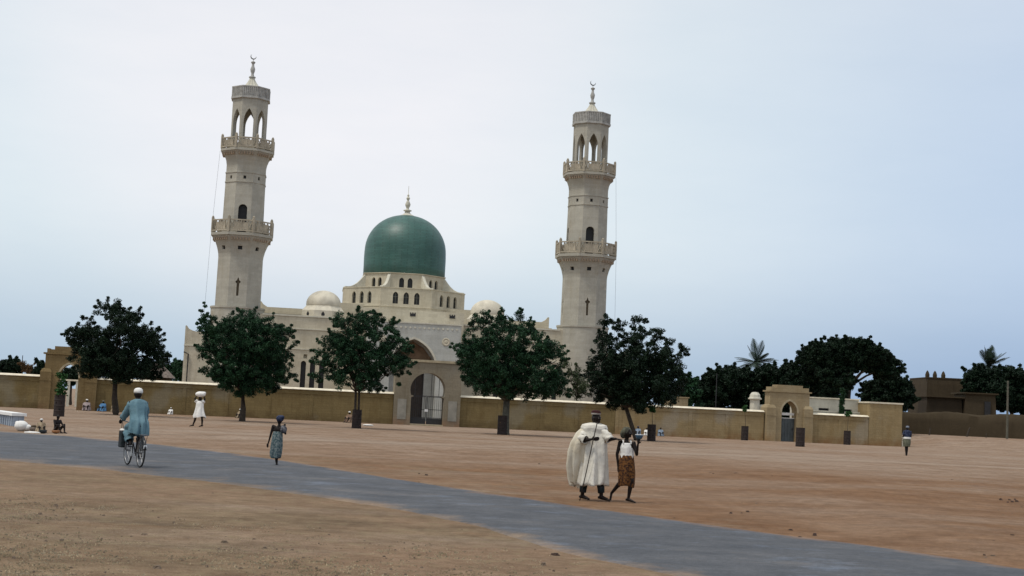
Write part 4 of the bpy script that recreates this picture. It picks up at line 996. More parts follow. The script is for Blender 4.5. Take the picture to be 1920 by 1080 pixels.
# ------------------------------------------------------------------ people
def caps_mesh(caps, voxel, name, mat, parent, extra=None, sm=3):
    mb_ = MB()
    def sph(c, r, sc_=None, rot=None):
        m = Matrix.Translation(c)
        if rot is not None: m = m @ rot
        if sc_: m = m @ Matrix.Diagonal((*sc_, 1))
        mb_.ellip((0, 0, 0), (r, r, r), 12, 8, m)
    for a, ra, b, rb in caps:
        a = Vector(a); b = Vector(b); sph(a, ra); sph(b, rb); d = b-a
        if d.length > 1e-4:
            q = d.to_track_quat('Z', 'Y').to_matrix().to_4x4()
            mb_.lathe([(ra, 0), (rb, d.length)], 12, Matrix.Translation(a) @ q)
    for e in (extra or []): sph(*e)
    me = bpy.data.meshes.new(name); me.from_pydata(mb_.v, [], mb_.f); me.materials.append(mat)
    o = bpy.data.objects.new(name, me); COL.objects.link(o)
    md = o.modifiers.new('r', 'REMESH'); md.mode = 'VOXEL'; md.voxel_size = voxel; md.use_smooth_shade = True
    m2 = o.modifiers.new('s', 'SMOOTH'); m2.factor = .5; m2.iterations = sm
    bake(o); o.parent = parent
    if not o.data.materials: o.data.materials.append(mat)
    return o
def hand(caps, wrist, d, n, s=1, curl=.3, side=1):
    """palm along d, palm facing n"""
    wrist = Vector(wrist); d = Vector(d).normalized(); n = (Vector(n)-d*Vector(n).dot(d)).normalized(); w = d.cross(n).normalized()*side
    for k in (-1, -.33, .33, 1): caps.append((wrist+d*.01*s, .018*s, wrist+d*.085*s+w*k*.03*s, .013*s))
    for k, ln in ((-1, .062), (-.36, .078), (.33, .074), (1, .058)):
        b = wrist+d*.088*s+w*k*.031*s; d1 = (d+n*curl).normalized(); m = b+d1*ln*.5*s; d2 = (d+n*curl*2.6).normalized(); t = m+d2*ln*.5*s
        caps.append((b, .0105*s, m, .0095*s)); caps.append((m, .0095*s, t, .008*s))
    b = wrist+d*.025*s-w*.026*s; m = b+(d*.6-w*.7+n*.3).normalized()*.038*s; t = m+(d*.85-w*.1+n*.4).normalized()*.03*s
    caps.append((b, .013*s, m, .011*s)); caps.append((m, .011*s, t, .009*s))
def person_body(p, J, s=1, face=(0, -1), voxel=.008, hands=True, slim=1., mat='skin', name='body', hd=None):
    V3 = Vector; f = V3((face[0], face[1], 0)).normalized(); r = V3((f.y, -f.x, 0)); up = V3((0, 0, 1)); k = s*slim
    caps = []; J = {a: V3(b) for a, b in J.items()}
    ch, pe, ne, he = J['chest'], J['pelvis'], J['neck'], J['head']
    sl, sr = J['sl'], J['sr']; mid = ch.lerp(pe, .55)
    ax = (sl-sr).normalized()
    for t in (-1, -.4, .4, 1):
        caps.append((ch+ax*t*.085*k, .095*k, mid+ax*t*.055*k, .085*k)); caps.append((mid+ax*t*.055*k, .085*k, pe+ax*t*.07*k, .098*k))
    caps += [(ch, .1*k, sl, .058*k), (ch, .1*k, sr, .058*k), (ch+up*.06*s, .08*k, ne, .055*k), (ne, .052*k, he-up*.03*s, .055*k)]
    for q in ('l', 'r'):
        caps += [(J['s'+q], .056*k, J['e'+q], .042*k), (J['e'+q], .041*k, J['w'+q], .026*k)]
        if 'h'+q in J:
            caps += [(J['h'+q], .088*k, J['k'+q], .056*k), (J['k'+q], .055*k, J['a'+q], .036*k)]
            c1 = J['k'+q].lerp(J['a'+q], .3)-f*.02*s; caps.append((J['k'+q], .05*k, c1, .054*k)); caps.append((c1, .054*k, J['a'+q], .034*k))
            an = J['a'+q]; td = V3(J.get('t'+q, an+f*.17*s-up*.06*s)); heel = an-(td-an).normalized()*.05*s-up*.035*s
            caps += [(an, .036*k, heel, .03*k), (heel, .03*k, td-(td-an).normalized()*.06*s, .032*k), (an, .036*k, td, .022*k)]
            w_ = (td-an).cross(up)
            if w_.length > .01:
                w_.normalize(); caps += [(td-(td-an)*.3, .026*k, td+w_*.022*s, .016*k), (td-(td-an)*.3, .026*k, td-w_*.022*s, .014*k)]
        if hands:
            d = J['w'+q]-J['e'+q]; d = J.get('hd'+q, d); n = J.get('hn'+q, f*.5-up*.5); hand(caps, J['w'+q], d, n, s, J_curl.get(q, .35) if False else .35, 1 if q == 'l' else -1)
        else: caps.append((J['w'+q], .028*k, J['w'+q]+(J['w'+q]-J['e'+q]).normalized()*.1*s, .025*k))
    rot = Matrix((r, f, up)).transposed().to_4x4()
    ex = [(he, .1*s, (.78, .98, 1.12), rot), (he+f*.03*s-up*.055*s, .06*s, (.85, .9, .9), rot), (he+f*.1*s-up*.018*s, .017*s, (.8, 1.1, 1.4), rot), (he+f*.088*s+up*.02*s, .03*s, (1.4, .5, .5), rot),
          (he+f*.09*s-up*.055*s, .018*s, (1.5, .7, .55), rot), (he+f*.085*s-up*.078*s, .02*s, (1.2, .8, .6), rot), (he+r*.082*s-up*.005*s, .026*s, (.4, .8, 1.1), rot), (he-r*.082*s-up*.005*s, .026*s, (.4, .8, 1.1), rot)]
    o = caps_mesh(caps, voxel, name, M_[mat], p, ex)
    return o
J_curl = {}
def eyes(p, he, face, s=1):
    f = Vector((face[0], face[1], 0)).normalized(); r = Vector((f.y, -f.x, 0))
    for k in (-1, 1):
        mb = MB(); c = Vector(he)+f*.089*s+r*k*.032*s+Vector((0, 0, .003)); mb.ellip(c, (.012, .012, .009), 10, 6); mb.build('eye', M_['eye'], p, 'all')
M_['eye'] = simple('eye', (.12, .11, .10), .3, .1, 3)
def drape(name, rings, mat, parent, folds=9, amp=.02, th=.01, n=48, seed=0, cap=False, tilt=None, hem=0):
    """rings: (z, cx, cy, rx, ry[, fold weight]); cloth with thickness"""
    out = []; inn = []; ph = seed*1.7
    K = 4; R = []
    for i in range(len(rings)-1):
        a, b = rings[i], rings[i+1]
        for j in range(K):
            t = j/K; R.append([a[q]+(b[q]-a[q])*t for q in range(5)]+[(a[5] if len(a) > 5 else 1)*(1-t)+(b[5] if len(b) > 5 else 1)*t])
    R.append(list(rings[-1][:5])+[rings[-1][5] if len(rings[-1]) > 5 else 1])
    z0, z1 = R[0][0], R[-1][0]
    for (z, cx, cy, rx, ry, fw) in R:
        u = abs(z-z0)/max(.001, abs(z1-z0)); o_ = []; i_ = []
        for k in range(n):
            a = 2*PI*k/n; fo = 1+fw*amp/max(rx, .05)*(math.sin(folds*a+ph+u*.9)+.6*math.sin((folds*1.7)*a+ph*2-u*1.3)+.4*math.sin(3*a+ph+u*3))*(.25+u)
            zz = z+(hem*math.sin(2*a+ph)*u*u if hem else 0)+fw*amp*.8*math.sin(5*a+u*9+ph)*(1 if 0 < u < 1 else .3)
            o_.append((cx+rx*fo*math.cos(a), cy+ry*fo*math.sin(a), zz))
            i_.append((cx+(rx*fo-th)*math.cos(a), cy+(ry*fo-th)*math.sin(a), zz))
        out.append(o_); inn.append(i_)
    mb = MB(); mb.loft(out+inn[::-1], cap=(False, False)) if not cap else mb.loft(out, cap=(True, False))
    if not cap:
        # close the loop between first outer and first inner ring
        nn = n; last = (len(out)*2-1)*nn
        mb.f += [(last+i, last+(i+1) % nn, (i+1) % nn, i) for i in range(nn)]
    return mb.build(name, M_[mat], parent, 'all')
def sleeve(name, pts, rad, mat, parent, n=20, th=.008, fold=.12, seed=1):
    pts = [Vector(q) for q in pts]; P = []; R = []
    for i in range(len(pts)-1):
        for j in range(5): t = j/5; P.append(pts[i].lerp(pts[i+1], t)); R.append(rad[i]*(1-t)+rad[i+1]*t)
    P.append(pts[-1]); R.append(rad[-1]); out = []; inn = []
    for i, q in enumerate(P):
        t = (P[min(i+1, len(P)-1)]-P[max(0, i-1)]).normalized(); u = t.cross(Vector((0, 0, 1)))
        if u.length < .1: u = t.cross(Vector((0, 1, 0)))
        u.normalize(); w_ = t.cross(u); o_ = []; i_ = []
        for k in range(n):
            a = 2*PI*k/n; rr = R[i]*(1+fold*math.sin(3*a+i*.9+seed)+fold*.7*math.sin(i*2.1+seed*3+a)); dd = u*math.cos(a)+w_*math.sin(a)
            o_.append(tuple(q+dd*rr)); i_.append(tuple(q+dd*(rr-th)))
        out.append(o_); inn.append(i_)
    mb = MB(); mb.loft(out+inn[::-1], cap=(False, False)); last = (len(out)*2-1)*n; mb.f += [(last+i, last+(i+1) % n, (i+1) % n, i) for i in range(n)]
    return mb.build(name, M_[mat], parent, 'all')
def capmesh(name, c, r, mat, parent, h=.6, n=20, squash=(1, 1.1)):
    mb = MB(); pr = [(r, 0), (r*1.01, h*r*.5), (r*.9, h*r*1.0), (r*.6, h*r*1.3), (r*.15, h*r*1.42)]
    mb.lathe(pr, n, Matrix.Translation(c) @ Matrix.Diagonal((squash[0], squash[1], 1, 1))); return mb.build(name, M_[mat], parent, 'all')

# --- old man with staff, walking right towards the viewer
g = gx(1112, 28.3); p = thing('person', g, 0, 'man in a wide white robe and small cap, walking with a long staff', 'person'); old = p
face = (.75, -.66)
J = dict(head=(-.01, -.03, 1.60), neck=(-.03, 0, 1.46), chest=(-.04, 0, 1.28), pelvis=(-.03, 0, .92), sr=(-.22, .03, 1.41), sl=(.13, -.05, 1.41),
    er=(-.27, -.16, 1.15), wr=(-.1, -.30, 1.19), el=(.24, -.16, 1.20), wl=(.38, -.16, 1.22), hr=(-.12, .03, .9), hl=(.06, -.02, .9), kr=(-.2, -.03, .48), ar=(-.21, .04, .08), kl=(.13, -.12, .48), al=(.15, -.1, .09),
    tr=(-.09, -.06, .03), tl=(.30, -.2, .03), hdr=(.75, -.1, .1), hnr=(.2, .9, .1), hdl=(1, -.05, -.15), hnl=(0, 0, -1))
person_body(p, J, 1, face, .0075); eyes(p, J['head'], face)
drape('robe', [(1.51, -.03, 0, .07, .075, .1), (1.49, -.04, 0, .15, .11, .2), (1.46, -.035, -.01, .24, .15, .3), (1.40, -.035, -.01, .265, .165, .4), (1.32, -.04, 0, .235, .16, .5), (1.15, -.01, -.01, .235, .19, .8), (.8, 0, -.01, .25, .21, 1), (.5, -.01, -.02, .27, .24, 1.1), (.3, -.01, -.02, .275, .27, 1.2)], 'robe', p, folds=9, amp=.042, hem=.02, seed=2)
drape('sleeve', [(1.43, -.17, .02, .08, .09, .2), (1.3, -.26, .0, .13, .12, .4), (1.12, -.31, -.02, .18, .15, .6), (.95, -.34, .0, .19, .15, .8), (.62, -.345, .05, .19, .12, 1.0), (.4, -.335, .08, .145, .09, 1.0), (.28, -.34, .09, .09, .06, 1.0)], 'robe2', p, folds=7, amp=.03, seed=4, hem=.05)
sleeve('sleeve', [(.10, -.04, 1.4), (.2, -.12, 1.27), (.27, -.17, 1.19)], [.07, .09, .085], 'robe', p)
sleeve('sleeve', [(-.18, .0, 1.37), (-.27, -.12, 1.2), (-.2, -.22, 1.17)], [.07, .09, .08], 'robe', p, seed=3)
for (a, b) in (((-.12, .02, .85), (-.21, .03, .15)), ((.06, -.02, .85), (.145, -.1, .16))): sleeve('trouser_leg', [a, (Vector(a)+Vector(b))/2, b], [.1, .085, .065], 'darkcloth', p, fold=.06)
mb = MB(); mb.lathe([(.094, 0), (.097, .028)], 20, T(-.015, -.02, 1.672) @ Matrix.Diagonal((1, 1.12, 1, 1))); mb.build('cap_band', M_['greycap'], p, True)
mb = MB(); mb.lathe([(.096, 0), (.088, .035), (.06, .055), (.02, .06)], 20, T(-.015, -.02, 1.70) @ Matrix.Diagonal((1, 1.12, 1, 1))); mb.build('cap', M_['red'], p, True)
s = thing('walking_staff', g+Vector((-.27, -.22, 0)), 0, 'long thin wooden staff held by the man in the white robe', 'staff')
mb = MB(); mb.tube([(0, 0, 0), (.11, -.06, .62), (.205, -.12, 1.2), (.265, -.16, 1.52)], .010, 8); mb.build('stick', M_['door'], s, 'all')

# --- girl leading him
g = gx(1173, 28.15); p = thing('person', g, 0, 'girl in a white vest and brown printed wrapper holding up a bowl', 'person')
face = (.8, -.6)
J = dict(head=(-.02, -.02, 1.34), neck=(-.03, 0, 1.2), chest=(-.02, 0, 1.06), pelvis=(-.01, 0, .78), sr=(-.15, .04, 1.15), sl=(.11, -.04, 1.15), er=(-.2, .03, .92), wr=(-.17, .01, .68), el=(.17, -.1, .94), wl=(.18, -.17, 1.14),
    hr=(-.07, .02, .76), hl=(.06, -.02, .76), kr=(-.07, .03, .42), ar=(-.27, .14, .16), kl=(.1, -.08, .42), al=(.045, -.05, .075), tr=(-.29, .12, .03), tl=(.17, -.14, .02), hdl=(.1, -.1, 1), hnl=(.2, 0, 1))
person_body(p, J, .88, face, .007, slim=.85); eyes(p, J['head'], face, .88)
drape('vest', [(1.15, -.02, 0, .10, .085, .1), (1.06, -.015, 0, .135, .105, .5), (.95, -.01, 0, .13, .105, .8), (.84, -.01, 0, .135, .11, 1)], 'whitecloth', p, folds=7, amp=.006)
mb = MB()
for x in (-.09, .06): mb.tube([(x, -.075, 1.13), (x-.01, -.04, 1.2), (x-.01, .05, 1.18), (x, .09, 1.1)], .013, 6)
mb.build('vest_strap', M_['whitecloth'], p, 'all')
drape('wrapper', [(.91, -.01, 0, .13, .11, .3), (.8, -.01, 0, .155, .13, .6), (.6, 0, 0, .17, .14, .9), (.4, 0, 0, .165, .14, 1), (.31, .0, 0, .15, .13, 1)], 'wrap_brown', p, folds=6, amp=.012, hem=.02, seed=3)
mb = MB(); mb.ellip((-.035, .015, 1.37), (.098, .105, .095), 18, 12); mb.ellip((-.09, .06, 1.32), (.065, .06, .09), 14, 9); mb.build('headscarf', M_['scarf'], p, 'all')
s = thing('bowl', g+Vector((.195, -.2, 1.235)), 0, 'blue enamel bowl with a white rim held at the face of the girl', 'bowl')
mb = MB(); mb.lathe([(.03, 0), (.055, .015), (.075, .06), (.08, .085), (.074, .08), (.05, .03), (.02, .02)], 20); mb.build('bowl_body', M_['bluebowl'], s, 'all')
mb = MB(); mb.torus(.079, .005, 24, 6, T(0, 0, .087) @ Matrix.Rotation(R_(90), 4, 'X')); mb.build('rim', M_['white'], s, 'all')

# --- girl with blue headscarf, walking away
g = gx(519, 36.3); p = thing('person', g, 0, 'girl in a blue headscarf and grey patterned wrapper walking with a load at her shoulder', 'person')
face = (.1, 1)
J = dict(head=(.0, .02, 1.13), neck=(-.0, 0, 1.02), chest=(-.02, 0, .9), pelvis=(-.02, 0, .64), sl=(-.15, 0, .99), sr=(.09, 0, .99), el=(-.2, -.01, .76), wl=(-.25, .02, .56), er=(.17, -.02, .82), wr=(.14, .05, .96),
    hl=(-.08, 0, .62), hr=(.03, 0, .62), kl=(-.06, .09, .36), al=(-.06, .2, .14), kr=(-.01, 0, .34), ar=(-.005, 0, .065), tr=(.0, .12, .02), tl=(-.06, .3, .06), hdr=(-.2, .3, .9), hnr=(0, .9, .1))
person_body(p, J, .76, face, .0075, slim=.9)
drape('wrapper', [(.86, -.02, 0, .115, .09, .3), (.74, -.03, 0, .135, .11, .6), (.5, -.03, 0, .15, .13, .9), (.32, -.04, 0, .145, .125, 1), (.21, -.04, 0, .13, .12, 1)], 'wrap_grey', p, folds=6, amp=.012, hem=.02, seed=5)
mb = MB(); mb.ellip((.01, .0, 1.19), (.1, .1, .085), 18, 12); mb.ellip((.05, -.03, 1.22), (.075, .07, .055), 14, 9); mb.build('headscarf', M_['navy'], p, 'all')
s = thing('cloth_bundle', g+Vector((.13, -.06, .86)), 0, 'dark cloth bundle carried at the shoulder of the girl in the blue headscarf', 'bundle')
mb = MB(); mb.ellip((0, -.02, .06), (.085, .09, .1), 16, 10); mb.ellip((-.03, 0, .13), (.05, .05, .03), 14, 8); mb.build('bundle_cloth', M_['darkcloth2'] if 'darkcloth2' in M_ else M_['greydark'] if 'greydark' in M_ else M_['navy'], s, 'all')

# --- bundle carrier by the wall
g = gx(371, 75.3); p = thing('person', g, 0, 'person in a short white tunic striding left with a white bundle on the head', 'person')
face = (-.8, -.6)
J = dict(head=(.03, 0, 1.48), neck=(.03, 0, 1.36), chest=(.03, 0, 1.18), pelvis=(.03, 0, .85), sr=(-.13, .02, 1.3), sl=(.18, -.02, 1.3), er=(-.25, .0, 1.45), wr=(-.15, 0, 1.62), el=(.28, 0, 1.45), wl=(.2, 0, 1.62),
    hr=(-.04, 0, .83), hl=(.1, 0, .83), kr=(-.14, -.06, .47), ar=(-.26, -.02, .09), tr=(-.42, -.08, .03), kl=(.18, .02, .46), al=(.2, .05, .09), tl=(.06, -.03, .03), hdr=(.3, 0, .9), hdl=(-.3, 0, .9))
person_body(p, J, .96, face, .011)
drape('tunic', [(1.35, .03, 0, .1, .09, .1), (1.28, .03, 0, .2, .13, .3), (1.05, .03, 0, .21, .15, .6), (.8, .03, 0, .26, .2, 1), (.56, .04, 0, .33, .24, 1.2), (.5, .05, 0, .34, .24, 1.2)], 'whitecloth', p, folds=6, amp=.025, hem=.04, seed=2)
sleeve('sleeve', [(-.12, .02, 1.3), (-.2, .0, 1.38)], [.1, .09], 'whitecloth', p); sleeve('sleeve', [(.17, -.02, 1.3), (.24, 0, 1.38)], [.1, .09], 'whitecloth', p)
s = thing('head_bundle', g+Vector((.03, 0, 1.58)), 0, 'white cloth bundle balanced on the head of the person in the white tunic', 'bundle')
mb = MB(); mb.ellip((0, 0, .12), (.27, .2, .15), 20, 12); mb.ellip((.14, 0, .18), (.15, .12, .09), 16, 9); mb.build('bundle_cloth', M_['whitecloth'], s, 'all')

# --- person by the corner block
g = gx(1700, 88.5); p = thing('person', g, 0, 'person in a dark blue top and grey-green shorts walking by the corner block', 'person')
face = (.2, 1)
J = dict(head=(.01, 0, 1.68), neck=(.0, 0, 1.55), chest=(0, 0, 1.36), pelvis=(0, 0, 1.0), sl=(-.18, 0, 1.48), sr=(.18, 0, 1.48), el=(-.23, -.03, 1.2), wl=(-.2, .06, .98), er=(.23, -.03, 1.2), wr=(.2, .08, .98),
    hl=(-.09, 0, .97), hr=(.09, 0, .97), kl=(-.07, .03, .53), al=(-.06, -.06, .1), kr=(.05, .08, .53), ar=(.03, .07, .08))
person_body(p, J, 1.05, face, .011, slim=.95)
drape('shirt', [(1.58, 0, 0, .08, .08, .1), (1.52, 0, 0, .19, .12, .3), (1.3, 0, 0, .22, .15, .6), (1.12, 0, 0, .22, .16, 1)], 'navy', p, folds=6, amp=.012)
drape('sash', [(1.14, 0, 0, .23, .17, .3), (1.02, 0, 0, .235, .175, .4)], 'whitecloth', p, folds=6, amp=.01)
drape('shorts', [(1.03, 0, 0, .22, .16, .5), (.8, 0, 0, .24, .18, .8), (.56, 0, 0, .19, .15, 1)], 'greenish', p, folds=5, amp=.015, seed=3)
for x in (-1, 1): sleeve('sleeve', [(x*.17, 0, 1.49), (x*.22, -.02, 1.25)], [.085, .075], 'navy', p)
mb = MB(); mb.ellip((.01, 0, 1.74), (.11, .12, .09), 14, 9); mb.build('cap', M_['greyblue'] if 'greyblue' in M_ else M_['navy'], p, 'all')

# --- seated people
def seated(px, Y, s, label, robe, head='whitecloth', face=(0, -1), lean=0, skirt=None, bare=False):
    g = gx(px, Y); p = thing('person', g, 0, label, 'person', 'people sitting on the ground'); f = Vector((*face, 0)).normalized(); r = Vector((f.y, -f.x, 0))
    def q(a, b, z): v = r*a*s+f*b*s; return (v.x+lean*z, v.y, z*s)
    J = dict(head=q(0, .04, .78), neck=q(0, .02, .66), chest=q(0, 0, .5), pelvis=q(0, -.02, .13), sl=q(-.17, 0, .6), sr=q(.17, 0, .6), el=q(-.22, .12, .4), wl=q(-.12, .3, .38), er=q(.22, .12, .4), wr=q(.1, .3, .38),
        hl=q(-.1, 0, .12), hr=q(.1, 0, .12), kl=q(-.17, .33, .42), al=q(-.12, .45, .07), kr=q(.17, .33, .40), ar=q(.1, .48, .07), tl=q(-.12, .62, .03), tr=q(.1, .64, .03), hnl=(0, 0, -1), hnr=(0, 0, -1))
    person_body(p, J, s*.97, face, .012)
    if not bare:
        c = q(0, .05, 0); drape('robe', [(.68*s, q(0, .02, .68)[0], q(0, .02, .68)[1], .08*s, .08*s, .1), (.62*s, q(0, .0, .62)[0], q(0, 0, .62)[1], .2*s, .14*s, .3), (.42*s, c[0]+lean*.4*s, c[1]+f.y*.03*s, .25*s, .21*s, .7), (.22*s, q(0, .12, 0)[0], q(0, .12, 0)[1], .30*s, .30*s, 1), (.03*s, q(0, .16, 0)[0], q(0, .16, 0)[1], .34*s, .36*s, 1.2)], robe, p, folds=5, amp=.03*s, hem=.01, seed=px)
        for k in (-1, 1): sleeve('sleeve', [q(k*.16, 0, .6), q(k*.22, .12, .42), q(k*.15, .24, .38)], [.09*s, .085*s, .07*s], robe, p)
    else:
        drape('loincloth', [(.22*s, 0, 0, .17*s, .15*s, .5), (.03*s, 0, 0, .22*s, .2*s, 1)], robe, p, folds=4, amp=.02*s, seed=px)
    if head: capmesh('cap', Vector(J['head'])+Vector((0, 0, .03*s)), .098*s, head, p, .75)
    return p
wy = lambda px, off: (lambda a: a)(0)
def wallY(px, off):   # a distance just in front of the wall under column px
    for Y in np.arange(100, 140, .1):
        q = gx(px, float(Y)); d = q-WO
        if d.dot(WB) > -off: return float(Y)
    return 120.
seated(162, wallY(162, 1.2), 1.0, 'person in a pale robe and white cap sitting against the pier of the side gate', 'paleb', face=(.1, -1))
seated(193, wallY(193, 1.6), .95, 'person in bright blue clothes sitting under the leftmost tree', 'bluec', 'greycloth', face=(-.3, -1))
seated(214, wallY(214, 1.8), .85, 'person in a tan robe and white cap sitting by the leftmost tree trunk', 'tanc', face=(.3, -1))
seated(320, wallY(320, 1.4), .62, 'small child in white sitting alone at the foot of the wall behind the cyclist', 'whitecloth', 'whitecloth')
seated(450, wallY(450, 4), .8, 'person with a white cap sitting in dark clothes at the trunk before the left minaret', 'tanc', face=(-.5, -1))
seated(655, wallY(655, 3), 1.0, 'person in a brown robe and white cap sitting behind the drum of the two-stemmed tree', 'brownc', face=(-.6, -1))
seated(1196, wallY(1196, 2), .85, 'person in pale blue sitting behind the leaning trunk', 'paleblue', 'navy', face=(-.2, -1))
seated(1212, wallY(1212, 2), .75, 'person in white cloth sitting just left of the drum by the leaning trunk', 'whitecloth', None)
seated(1238, wallY(1238, 1.6), .85, 'person in grey-blue sitting just right of the drum by the leaning trunk', 'paleblue', None, face=(.2, -1))
seated(106, 54.2, .78, 'bare-chested child crouching on the road verge at the left', 'brownc', None, face=(.8, -.6), bare=True)
seated(76, 53.6, .58, 'small child in pale cloth with dark bowl sitting on the road verge', 'tanc', 'whitecloth', face=(.5, -1))
# goods by the verge
g = gx(42, 54.8); s = thing('white_sack', g, 0, 'round white sack lying beside the low painted block at the verge', 'sack')
mb = MB(); mb.ellip((-.05, 0, .19), (.26, .2, .2), 22, 12); mb.ellip((.17, .03, .13), (.16, .14, .13), 16, 9); mb.ellip((-.2, 0, .3), (.1, .09, .07), 14, 8); o = mb.build('sack_cloth', M_['whitecloth'], s, 'all')
g = gx(63, 54.6); s = thing('basket', g, 0, 'small brown basket between the white sack and the seated small child', 'basket')
mb = MB(); mb.lathe([(.1, 0), (.15, .08), (.16, .17), (.14, .17), (.12, .05)], 18); mb.build('basket_body', M_['thatch'], s, 'all'); mb = MB(); mb.ellip((0, 0, .17), (.12, .12, .08), 14, 8); mb.build('contents', M_['mud'], s, 'all')
g = gx(61, 53.2); s = thing('white_cloth', g, 0, 'flat white cloth spread on the road verge in front of the basket', 'cloth')
mb = MB(); mb.lathe([(.24, .005), (.22, .03), (.1, .05), (.02, .055)], 16, Matrix.Diagonal((1.3, .8, 1, 1)), 0, .08, 5); mb.build('cloth_sheet', M_['whitecloth'], s)
g = gx(107, 53.7); s = thing('bowl', g+Vector((.03, -.25, 0)), 0, 'brown calabash bowl in front of the crouching bare-chested child', 'bowl')
mb = MB(); mb.lathe([(.03, 0), (.12, .04), (.165, .12), (.15, .11), (.1, .05), (.02, .03)], 18); mb.build('bowl_body', M_['calabash'], s, 'all')
g = gx(82, 53.0); s = thing('bowl', g+Vector((.0, -.1, 0)), 0, 'dark round bowl in front of the seated small child at the verge', 'bowl')
mb = MB(); mb.lathe([(.04, 0), (.12, .04), (.15, .13), (.135, .12), (.09, .05), (.02, .03)], 18); mb.build('bowl_body', M_['darkcloth'], s, 'all')
g = gx(690, 104); mb = MB(); mb.ellip((0, 0, .06), (.4, .3, .07), 16, 8); o = mb.build('white_cloth', M_['whitecloth'], None, 'all'); o.location = g; tag(o, 'crumpled white cloth on the ground right of the two-stemmed tree', 'cloth')
# painted culvert block
a = gx(34, 60.2); b = gx(-40, 68); dirv = (b-a).normalized(); ang = math.atan2(dirv.y, dirv.x)
p = thing('culvert_block', a, ang, 'low blue-grey painted culvert parapet with white top at the left edge', 'parapet'); Ln = 6.5
mb = MB(); mb.box(0, Ln, -.22, .22, -.1, .44)
for i in range(14): mb.box(.1+i*.45, .22+i*.45, .222, .26, 0, .44)
mb.build('block', M_['bluewash'] if 'bluewash' in M_ else M_['paleblue'] if 'paleblue' in M_ else M_['white'], p)
mb = MB(); mb.box(-.08, Ln, -.3, .3, .442, .56); mb.build('coping', M_['white'], p)

# ------------------------------------------------------------------ bicycle and rider
rw = gx(262, 32.0); fwd = Vector((-.49, .872, 0)); mid = rw+fwd*.52; HEAD = math.atan2(fwd.y, fwd.x)
bk = thing('bicycle', (mid.x, mid.y, .03), HEAD, 'black bicycle with white mudguards ridden away along the asphalt road', 'bicycle')
RX, FX, WR = -.52, .54, .335
def wheel(x):
    w_ = bpy.data.objects.new('wheel', None); COL.objects.link(w_); w_.parent = bk; w_.location = (x, 0, WR)
    mb = MB(); mb.torus(WR-.018, .02, 40, 8); mb.build('tyre', M_['tyre'], w_, 'all')
    mb = MB(); mb.torus(WR-.042, .011, 40, 6); mb.build('rim', M_['chrome'], w_, 'all')
    mb = MB(); mb.tube([(0, -.05, 0), (0, .05, 0)], .022, 8)
    for i in range(28):
        a = 2*PI*i/28; mb.tube([(math.cos(a+.25)*.02, .03*(-1)**i, math.sin(a+.25)*.02), (math.cos(a)*(WR-.045), 0, math.sin(a)*(WR-.045))], .0022, 3)
    mb.build('spokes', M_['chrome'], w_)
M_['tyre'] = simple('tyre rubber', (.02, .02, .02), .85, .2, 6); M_['chrome'] = simple('dull chrome', (.32, .32, .32), .35, .15, 6, metal=.9, bs=0)
M_['frame'] = simple('black enamel', (.012, .012, .014), .3, .1, 4, bs=0); M_['mudguard'] = simple('white mudguard', (.78, .80, .80), .4, .1, 4, bs=0)
wheel(RX); wheel(FX)
mb = MB(); BBx, BBz = -.08, .29; ST_ = (-.22, 0, .80); HD = (.38, 0, .86); HB = (.42, 0, .72)
for a, b, r in (((BBx, 0, BBz), ST_, .016), (ST_, HD, .014), ((BBx, 0, BBz), HB, .017), (HD, HB, .019)): mb.tube([a, b], r, 8)
for y in (-.055, .055): mb.tube([(RX, y, WR), (BBx, y*.6, BBz)], .01, 6); mb.tube([(RX, y, WR), ST_], .008, 6); mb.tube([HB, (.45, y, .66), (FX, y, WR)], .011, 6)
mb.tube([ST_, (-.24, 0, .88)], .013, 8); mb.build('frame', M_['frame'], bk, 'all')
for x, a0, a1 in ((RX, R_(-15), R_(170)), (FX, R_(20), R_(200))):
    mb = MB(); rings = []
    for i in range(21):
        a = a0+(a1-a0)*i/20; rr = WR+.025
        rings.append([(x+(rr+dz)*math.cos(a), y, WR+(rr+dz)*math.sin(a)) for y, dz in ((-.032, -.02), (-.022, .006), (0, .014), (.022, .006), (.032, -.02), (0, .006))])
    mb.loft(rings); mb.build('mudguard', M_['mudguard'] if x > 0 else M_['frame'], bk, 'all')
mb = MB(); mb.ellip((-.27, 0, .9), (.13, .1, .035), 16, 8); mb.ellip((-.14, 0, .9), (.12, .03, .025), 12, 8); mb.build('saddle', M_['tyre'], bk, 'all')
mb = MB(); mb.tube([(.33, -.26, 1.0), (.37, -.2, 1.0), (.4, -.08, .97), (.38, 0, .93), (.4, .08, .97), (.37, .2, 1.0), (.33, .26, 1.0)], .012, 8); mb.tube([(.38, 0, .84), (.38, 0, .94)], .013, 8); mb.build('handlebar', M_['chrome'], bk, 'all')
mb = MB(); 
for y in (-.06, 0, .06): mb.tube([(-.28, y, .72), (-.78, y, .72)], .007, 5)
for x in (-.4, -.6, -.78): mb.tube([(x, -.06, .72), (x, .06, .72)], .007, 5)
for y in (-.07, .07): mb.tube([(RX, y, WR), (-.72, y, .72)], .006, 5)
mb.build('rear_rack', M_['chrome'], bk)
mb = MB(); mb.box(-.86, -.845, -.035, .035, .42, .5); mb.build('reflector', M_['mudguard'], bk)
for sg, pz, px_ in ((-1, .17, -.04), (1, .44, -.13)):
    mb = MB(); mb.tube([(BBx, sg*.06, BBz), (px_, sg*.09, pz)], .01, 6); mb.box(px_-.05, px_+.05, sg*.14-.045, sg*.14+.045, pz-.012, pz+.012); mb.build('pedal', M_['frame'], bk)
